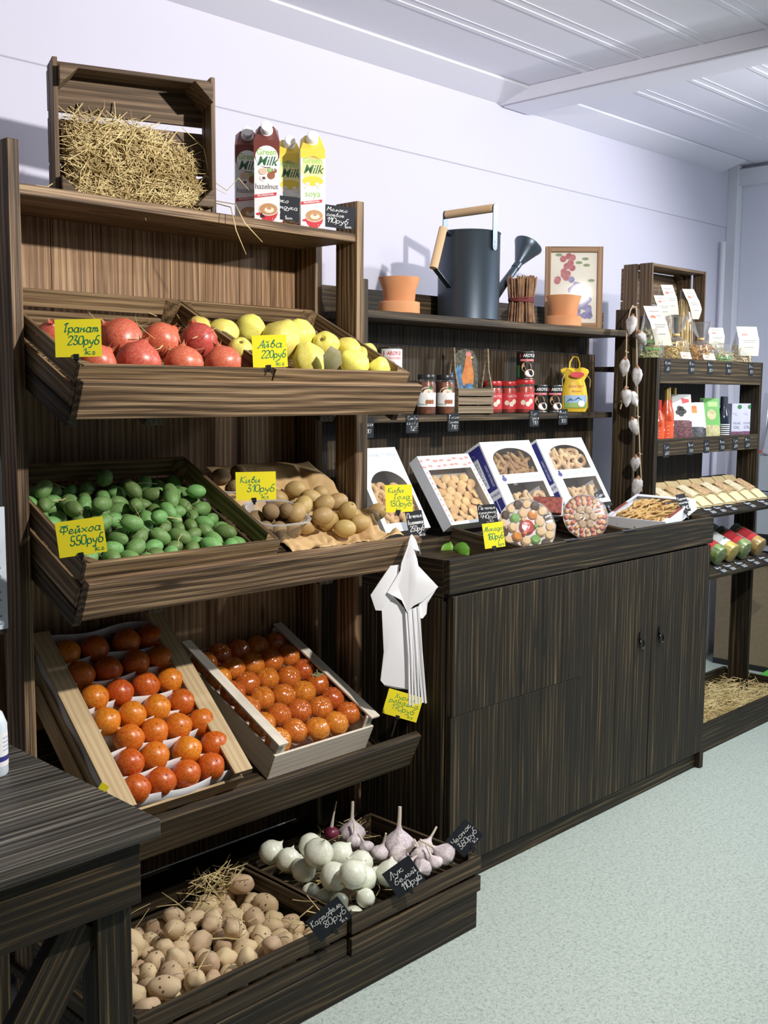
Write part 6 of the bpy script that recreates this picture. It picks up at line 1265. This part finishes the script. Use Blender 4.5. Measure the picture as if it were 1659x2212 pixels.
for k, (px, py, s) in enumerate(((1543, 1222, 'Лечо'), (1561, 1216, 'Перец'), (1582, 1208, 'Перец'), (1606, 1200, 'Манго'), (1625, 1193, 'Ананас'))): edge_tag(f'small black tag lying on the edge of the lower sloping shelf, {ORD[k]} from the left', px, py, RT[1], 'tags on the lower sloping edge', s)
# jars lying on the lower sloping shelf
PICK = [pbr('yellow_pickles', (.55, .42, .05), .35, col2=(.72, .60, .15), nscale=45), pbr('green_pickles', (.12, .25, .04), .35, col2=(.35, .42, .12), nscale=45), pbr('amber_pickles', (.45, .26, .04), .35, col2=(.60, .42, .12), nscale=45)]
def lab_pick(main):
    def f(mb, fn, r, h):
        wflat(mb, rect(-r*1.3, r*1.5, h*.26, h*.74), WHT, fn, .0004, 20); wflat(mb, rect(-r*1.3, -r*.8, h*.26, h*.74) if main == 0 else rect(-r*.9, r*.5, h*.26, h*.74), REDP, fn, .0007, 12)
        wpoly(mb, ell(r*.6, h*.6, r*.4, h*.09, 12), PICK[0] if main != 2 else JELO, fn, .001); wpoly(mb, ell(r*.2, h*.40, r*.3, h*.05, 12), GRN, fn, .001)
        for k in range(3): wflat(mb, rect(r*.2, r*1.1, h*(.32+.05*k), h*(.335+.05*k)), GRY, fn, .0009, 4)
    return f
for k, (x, l, m) in enumerate(((4.36, 'jar of pickles lying behind the counter end, dark lid', 1), (4.475, 'jar of yellow peppers lying left of the red labelled jar on the rack', 0), (4.60, 'jar of green pickles with red label lying on the lower sloping shelf', 1), (4.745, 'jar of amber fruit with white label, rightmost jar lying on the rack', 2))):
    r = .046; j = jar(l, (0, 0, 0), 0, r, .16, PICK[m], pbr('grey_green_lid', (.14, .19, .17), .4), lab_pick(m), 'jars lying on the sloping shelf'); j.matrix_world = RT[1] @ Matrix.Translation((x, .015, r+.0005)) @ Euler((R(-90), 0, 0)).to_matrix().to_4x4() @ Matrix.Rotation(R(-15), 4, 'Z')
for k, (x, l) in enumerate(((4.42, 'left'), (4.56, 'right'))):
    M = RT[1] @ Matrix.Translation((x, .20, .012)) @ Matrix.Rotation(R(5), 4, 'Z'); mb = MB(); sheet(lambda u, v: (.09*(u-.5), .16*v, .028*math.sin(u*math.pi)**.5*math.sin(v*math.pi)**.5), 10, 10, PRUN, mb); sheet(lambda u, v: (.09*(.5-u), .16*v, -.001), 2, 2, KRA, mb)
    single(mb, 'snack_packet', f'dark packet lying behind the jars on the lower sloping shelf, the {l} one', 'packet', M=M)
# straw in the base
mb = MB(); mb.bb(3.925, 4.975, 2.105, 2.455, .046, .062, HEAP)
strands(900, lambda q: (V((q.uniform(3.98, 4.93), q.uniform(2.15, 2.41), .068+.012*q.random()+.05*math.sin((q.uniform(0, 1))*3.14)*q.random())), V((0, 0, 1))), mb, flat=.25, L=(.05, .10), r=.0014, seed=33)
single(mb, 'straw_heap', 'straw filling the low box at the foot of the rack', 'straw', kind='stuff')

# ================================================================== DRIED FRUIT STRINGS
DRY = pbr('sugared_dried_fruit', (.30, .27, .25), .8, col2=(.58, .57, .57), nscale=30, objvar=.1, bump=.6, bscale=60); TWINE = pbr('twine', (.48, .36, .24), .8); DCAL = pbr('dried_calyx', (.26, .12, .06), .8)
YG = 2.322
for l, pts in (('left', [(1376, 668), (1367, 660), (1361, 672), (1354, 705), (1353, 760), (1354, 800), (1353, 836), (1350, 850), (1344, 868), (1340, 884)]), ('right', [(1366, 664), (1374, 662), (1376, 690), (1375, 730), (1376, 795), (1377, 842), (1378, 900), (1381, 945), (1382, 980), (1385, 1030), (1386, 1062)])):
    mb = MB(); mb.tube([AY(x, y, YG if i > 1 else YG+.03) for i, (x, y) in enumerate(pts)], .0026, 6, TWINE)
    for i in (4, 6, 8): p = AY(*pts[i], YG); mb.tube([p+V((-.012, -.003, .003)), p, p+V((.012, -.002, -.002))], .0022, 5, TWINE)
    single(mb, 'twine_string', f'twine hanging from the cabinet post with dried fruit tied to it, the {l} one', 'string')
for i, (x, y, s, tl, l) in enumerate(((1364, 700, 1.0, -.25, 'topmost on the left string'), (1349, 791, .95, .15, 'middle one on the left string'), (1352, 857, .95, -.1, 'lowest on the left string, by the loose twine ends'), (1386, 729, .9, -.7, 'topmost on the right string, against the pasta bags'), (1376, 811, 1.0, 0, 'second from the top on the right string'), (1368, 860, .85, .45, 'third from the top on the right string'), (1370, 920, .95, .4, 'fourth from the top on the right string'), (1372, 1000, .9, .35, 'second from the bottom on the right string'), (1375, 1050, 1.05, .15, 'lowest on the right string'))):
    p = AY(x, y, YG-.018); t = thing('dried_fruit', 'grey wrinkled dried persimmon, '+l, 'dried fruit', M=Matrix.Translation(p) @ Euler((0, -tl, i)).to_matrix().to_4x4() @ Matrix.Scale(s, 4), group='dried persimmons on twine')
    mb = MB(); mb.lathe([(.001, -.042), (.006, -.038), (.017, -.02), (.021, .004), (.018, .022), (.009, .031), (.001, .032)], 22, DRY, deform=lambda v, a: V((v.x*(1+.14*math.cos(3*a+i)+.3*noise.noise(v*70+V((i, 0, 0)))), v.y*(1+.2*noise.noise(v*70)), v.z*(1+.05*math.sin(4*a))))); part(mb, 'fruit', t)
    mb = MB(); mb.lathe([(.001, .028), (.012, .029), (.006, .036), (.003, .042), (.001, .042)], 12, DCAL); part(mb, 'calyx', t)

# ================================================================== WHITE CARRIER BAGS
pb = AY(885, 1320, 2.012); mB = mpp(pb); nB = V((-.62, -.78, 0)).normalized(); FBg = FR(pb, V((-nB.y, nB.x, 0)), (0, 0, 1))
BAGM = pbr('white_bag_plastic', (.93, .93, .96), .42, spec=.4, bump=.25, bscale=22)
t = thing('carrier_bags', 'bundle of folded white plastic carrier bags hanging at the end of the middle tray', 'bags', M=FBg)
def cp(x, y): return ((780+x/4.81-885)*mB, (1320-(1120+y/4.81))*mB)
def puff(pts, z0, dz, th, name, mid=None):
    P = [cp(*p) for p in pts]; n = len(P); c = cp(*mid) if mid else (sum(p[0] for p in P)/n, sum(p[1] for p in P)/n); mb = MB()
    vs = [V((x, y, z0)) for x, y in P]+[V((c[0], c[1], z0+dz))]+[V((x, y, z0-th)) for x, y in P]
    mb.add(vs, [(i, (i+1) % n, n) for i in range(n)]+[(n+1+i, n+1+(i+1) % n, (i+1) % n, i) for i in range(n)]+[[n+1+i for i in range(n)][::-1]], BAGM); o = part(mb, name, t); return o
puff([(215, 930), (330, 800), (460, 950), (485, 1400), (505, 1800), (360, 1770), (245, 1745), (208, 1700), (240, 1400)], -.006, .006, .008, 'bag_body', (330, 1200))
puff([(240, 1740), (500, 1790), (500, 1812), (380, 1800), (255, 1765)], -.013, .001, .004, 'bag_body')
puff([(97, 790), (190, 650), (300, 490), (390, 480), (390, 560), (300, 740), (330, 820), (210, 955), (150, 950)], -.004, .008, .008, 'left_handle', (235, 760))
puff([(265, 755), (400, 530), (410, 450), (480, 250), (510, 280), (490, 560), (475, 965), (415, 840)], .010, -.006, .008, 'front_fold', (380, 700))
puff([(475, 965), (490, 560), (510, 280), (570, 400), (585, 480), (797, 705), (640, 850), (540, 900)], .010, .010, .008, 'front_fold', (560, 680))
puff([(797, 705), (690, 880), (680, 990), (640, 1040), (605, 1035), (600, 900), (660, 800)], .004, -.004, .008, 'right_handle', (680, 870))
puff([(455, 330), (500, 170), (520, 155), (560, 215), (597, 330), (545, 325), (570, 400), (500, 470), (440, 420)], .006, .010, .008, 'knot', (520, 300))
for k in range(6):
    a = k/6; b = (k+1)/6; L0 = lambda u: (455+u*150, 965-u*60); L1 = lambda u: (480+u*160, 1400-u*10); L2 = lambda u: (500+u*(205), 1965-u*35+10*(k % 2))
    g = .012*(k > 0)
    puff([L0(a), L0(b), L1(b), (L2(b)[0]-8-6*(k % 2), L2(b)[1]), (L2(a)[0]+2, L2(a)[1]), L1(a)], .006+.003*(k % 2), .004, .006, 'pleat')
mb = MB(); mb.tube([FBg.inverted() @ AY(872, 1168, 2.075), FBg.inverted() @ AY(886, 1160, 2.05), V((*cp(520, 190), .004))], .002, 6, STEEL); part(mb, 'hook', t)

# ================================================================== FAR RIGHT: DISPLAY CASE, DUSTPAN; FAR LEFT: NOTICE BOARD, BOTTLE
XC = 5.48
def zc(y): return AX(1645, y, XC).z
t = thing('display_case', 'grey refrigerated display case with tan lower panel, at the far right edge', 'display case', (5.6, 2.2, 0))
TAN = pbr('tan_panel', (.27, .20, .12), .8, col2=(.31, .24, .15), nscale=90); GREYP = pbr('pale_grey_panel', (.46, .50, .54), .3, spec=.5); SIL = pbr('silver_frame', (.55, .57, .60), .35, metal=.6)
y0, y1 = 1.5, 2.78
mb = MB(); mb.bb(XC, XW-.02, y0, y1, .028, zc(1205), TAN); part(mb, 'lower_panel', t, 0, True)
mb = MB(); mb.bb(XC-.006, XC-.0005, y0, y1, 0.0, .03, BLACK); part(mb, 'kick_strip', t, 0, True)
mb = MB(); mb.bb(XC-.03, XW-.02, y0, 2.60, zc(1204), zc(1192), BLACK); part(mb, 'bumper', t, .003, True)
for a, b in ((1190, 1176), (1154, 1081), (1060, 985)):
    mb = MB(); mb.bb(XC-.004, XW-.02, y0, 2.565, zc(a), zc(b), GREYP); part(mb, 'front_panel', t, .003, True)
for a, b in ((1175, 1155), (1080, 1062)):
    mb = MB(); mb.bb(XC-.012, XW-.02, y0, 2.58, zc(a), zc(b), SIL if a < 1100 else BLACK); part(mb, 'shelf_edge', t, .003, True)
mb = MB(); mb.bar((XC-.004, 2.585, zc(1205)), (XC+.12, 2.585, zc(850)), .05, .035, (0, 1, 0), SIL); part(mb, 'frame_post', t, .004, True)
mb = MB(); mb.bar((XC+.0, 2.05, zc(980)), (XC+.12, 2.05, zc(850)), 1.0, .006, (1, 0, -.3), clear('case_glass', mix=.3, rough=.05)); part(mb, 'glass_front', t, 0, True)
mb = MB(); mb.bb(XC-.05, XC-.012, 2.55, 2.575, zc(978), zc(972), LIDR); part(mb, 'red_knob', t, .002, True)
GRP = pbr('bright_green_plastic', (.12, .55, .08), .4); p = AZ(1643, 1464, .0)
t = thing('dustpan', 'bright green dustpan with black brush on the floor at the right edge', 'dustpan', M=TR((p.x-.05, p.y, .001), R(-112)))
mb = MB(); mb.add([(-.02, 0, 0), (.26, 0, 0), (.26, .18, .0), (-.02, .16, 0), (-.02, 0, .004), (.26, 0, .006), (.26, .18, .10), (.02, .15, .085)], [(0, 3, 2, 1), (4, 5, 6, 7), (0, 1, 5, 4), (1, 2, 6, 5), (2, 3, 7, 6), (3, 0, 4, 7)], GRP); part(mb, 'pan', t, .002)
mb = MB(); mb.poly([(.03, 0), (.26, .02), (.26, .11), (.14, .10)], .05, BLACK, FR((0, .17, .085), (1, 0, 0), (0, 0, 1))); part(mb, 'brush', t, .004)
# notice board
zb0, zb1 = AY(8, 1372, 2.24).z, AY(4, 785, 2.24).z; xb1 = AY(12, 1100, 2.24).x
t = thing('notice_board', 'dark board with a white printed sheet, cut off at the left edge', 'notice board', (.92, 2.25, .751))
mb = MB(); mb.bb(.78, xb1, 2.25, 2.262, zb0, zb1, BLACK); part(mb, 'board', t, .002, True)
for x in (.80, .90): 
    mb = MB(); mb.bb(x, x+.03, 2.185, 2.20, .7505, .77, BLACK); mb.bb(x, x+.03, 2.1905, 2.262, .751, .76, BLACK); mb.bb(x, x+.03, 2.2505, 2.2615, .752, zb0, BLACK); part(mb, 'foot', t, 0, True)
zs1 = AY(12, 1095, 2.24).z; mb = MB(); mb.bb(.80, xb1+.001, 2.2475, 2.2498, zb0+.012, zs1, pbr('printed_sheet', (.62, .68, .76), .6)); part(mb, 'sheet', t, 0, True)
mb = MB()
for k in range(14): z = zs1-.03-k*.018; mb.bb(.82, xb1-.012-.03*(k % 3 == 2), 2.2472, 2.2475, z, z+.004, pbr('blue_grey_print', (.20, .26, .40), .6))
part(mb, 'print', t, 0, True)
p = AZ(-16, 1672, .75); t = thing('sanitizer_bottle', 'pale blue pump bottle standing on the table, cut off at the left edge', 'bottle', (p.x, p.y, .7505)); mb = MB()
mb.lathe([(.001, 0), (.028, 0), (.030, .004), (.030, .10), (.022, .122), (.012, .13), (.012, .14), (.001, .14)], 28, pbr('pale_blue_bottle', (.70, .78, .84), .35)); part(mb, 'bottle', t)
mb = MB(); mb.lathe([(.013, .135), (.013, .15), (.004, .152), (.004, .17), (.01, .171), (.01, .178), (.001, .178)], 16, CAPM); part(mb, 'pump', t)
mb = MB(); fn = wrap(.0302); wflat(mb, rect(-.06, .06, .02, .085), WHT, fn, .0003, 20); wflat(mb, rect(-.05, .05, .03, .04), NAVY, fn, .0006, 14)
for k in range(4): wflat(mb, rect(.01, .05, .05+.008*k, .053+.008*k), LBLU, fn, .0006, 8)
part(mb, 'label', t)
price_tag('yellow tag barely showing above the table edge, beside the pine slat', (188, 1738), (204, 1748), (208, 1681), 2.085, [('150', .1, .4, .2)], yaw=-40, clip=True)
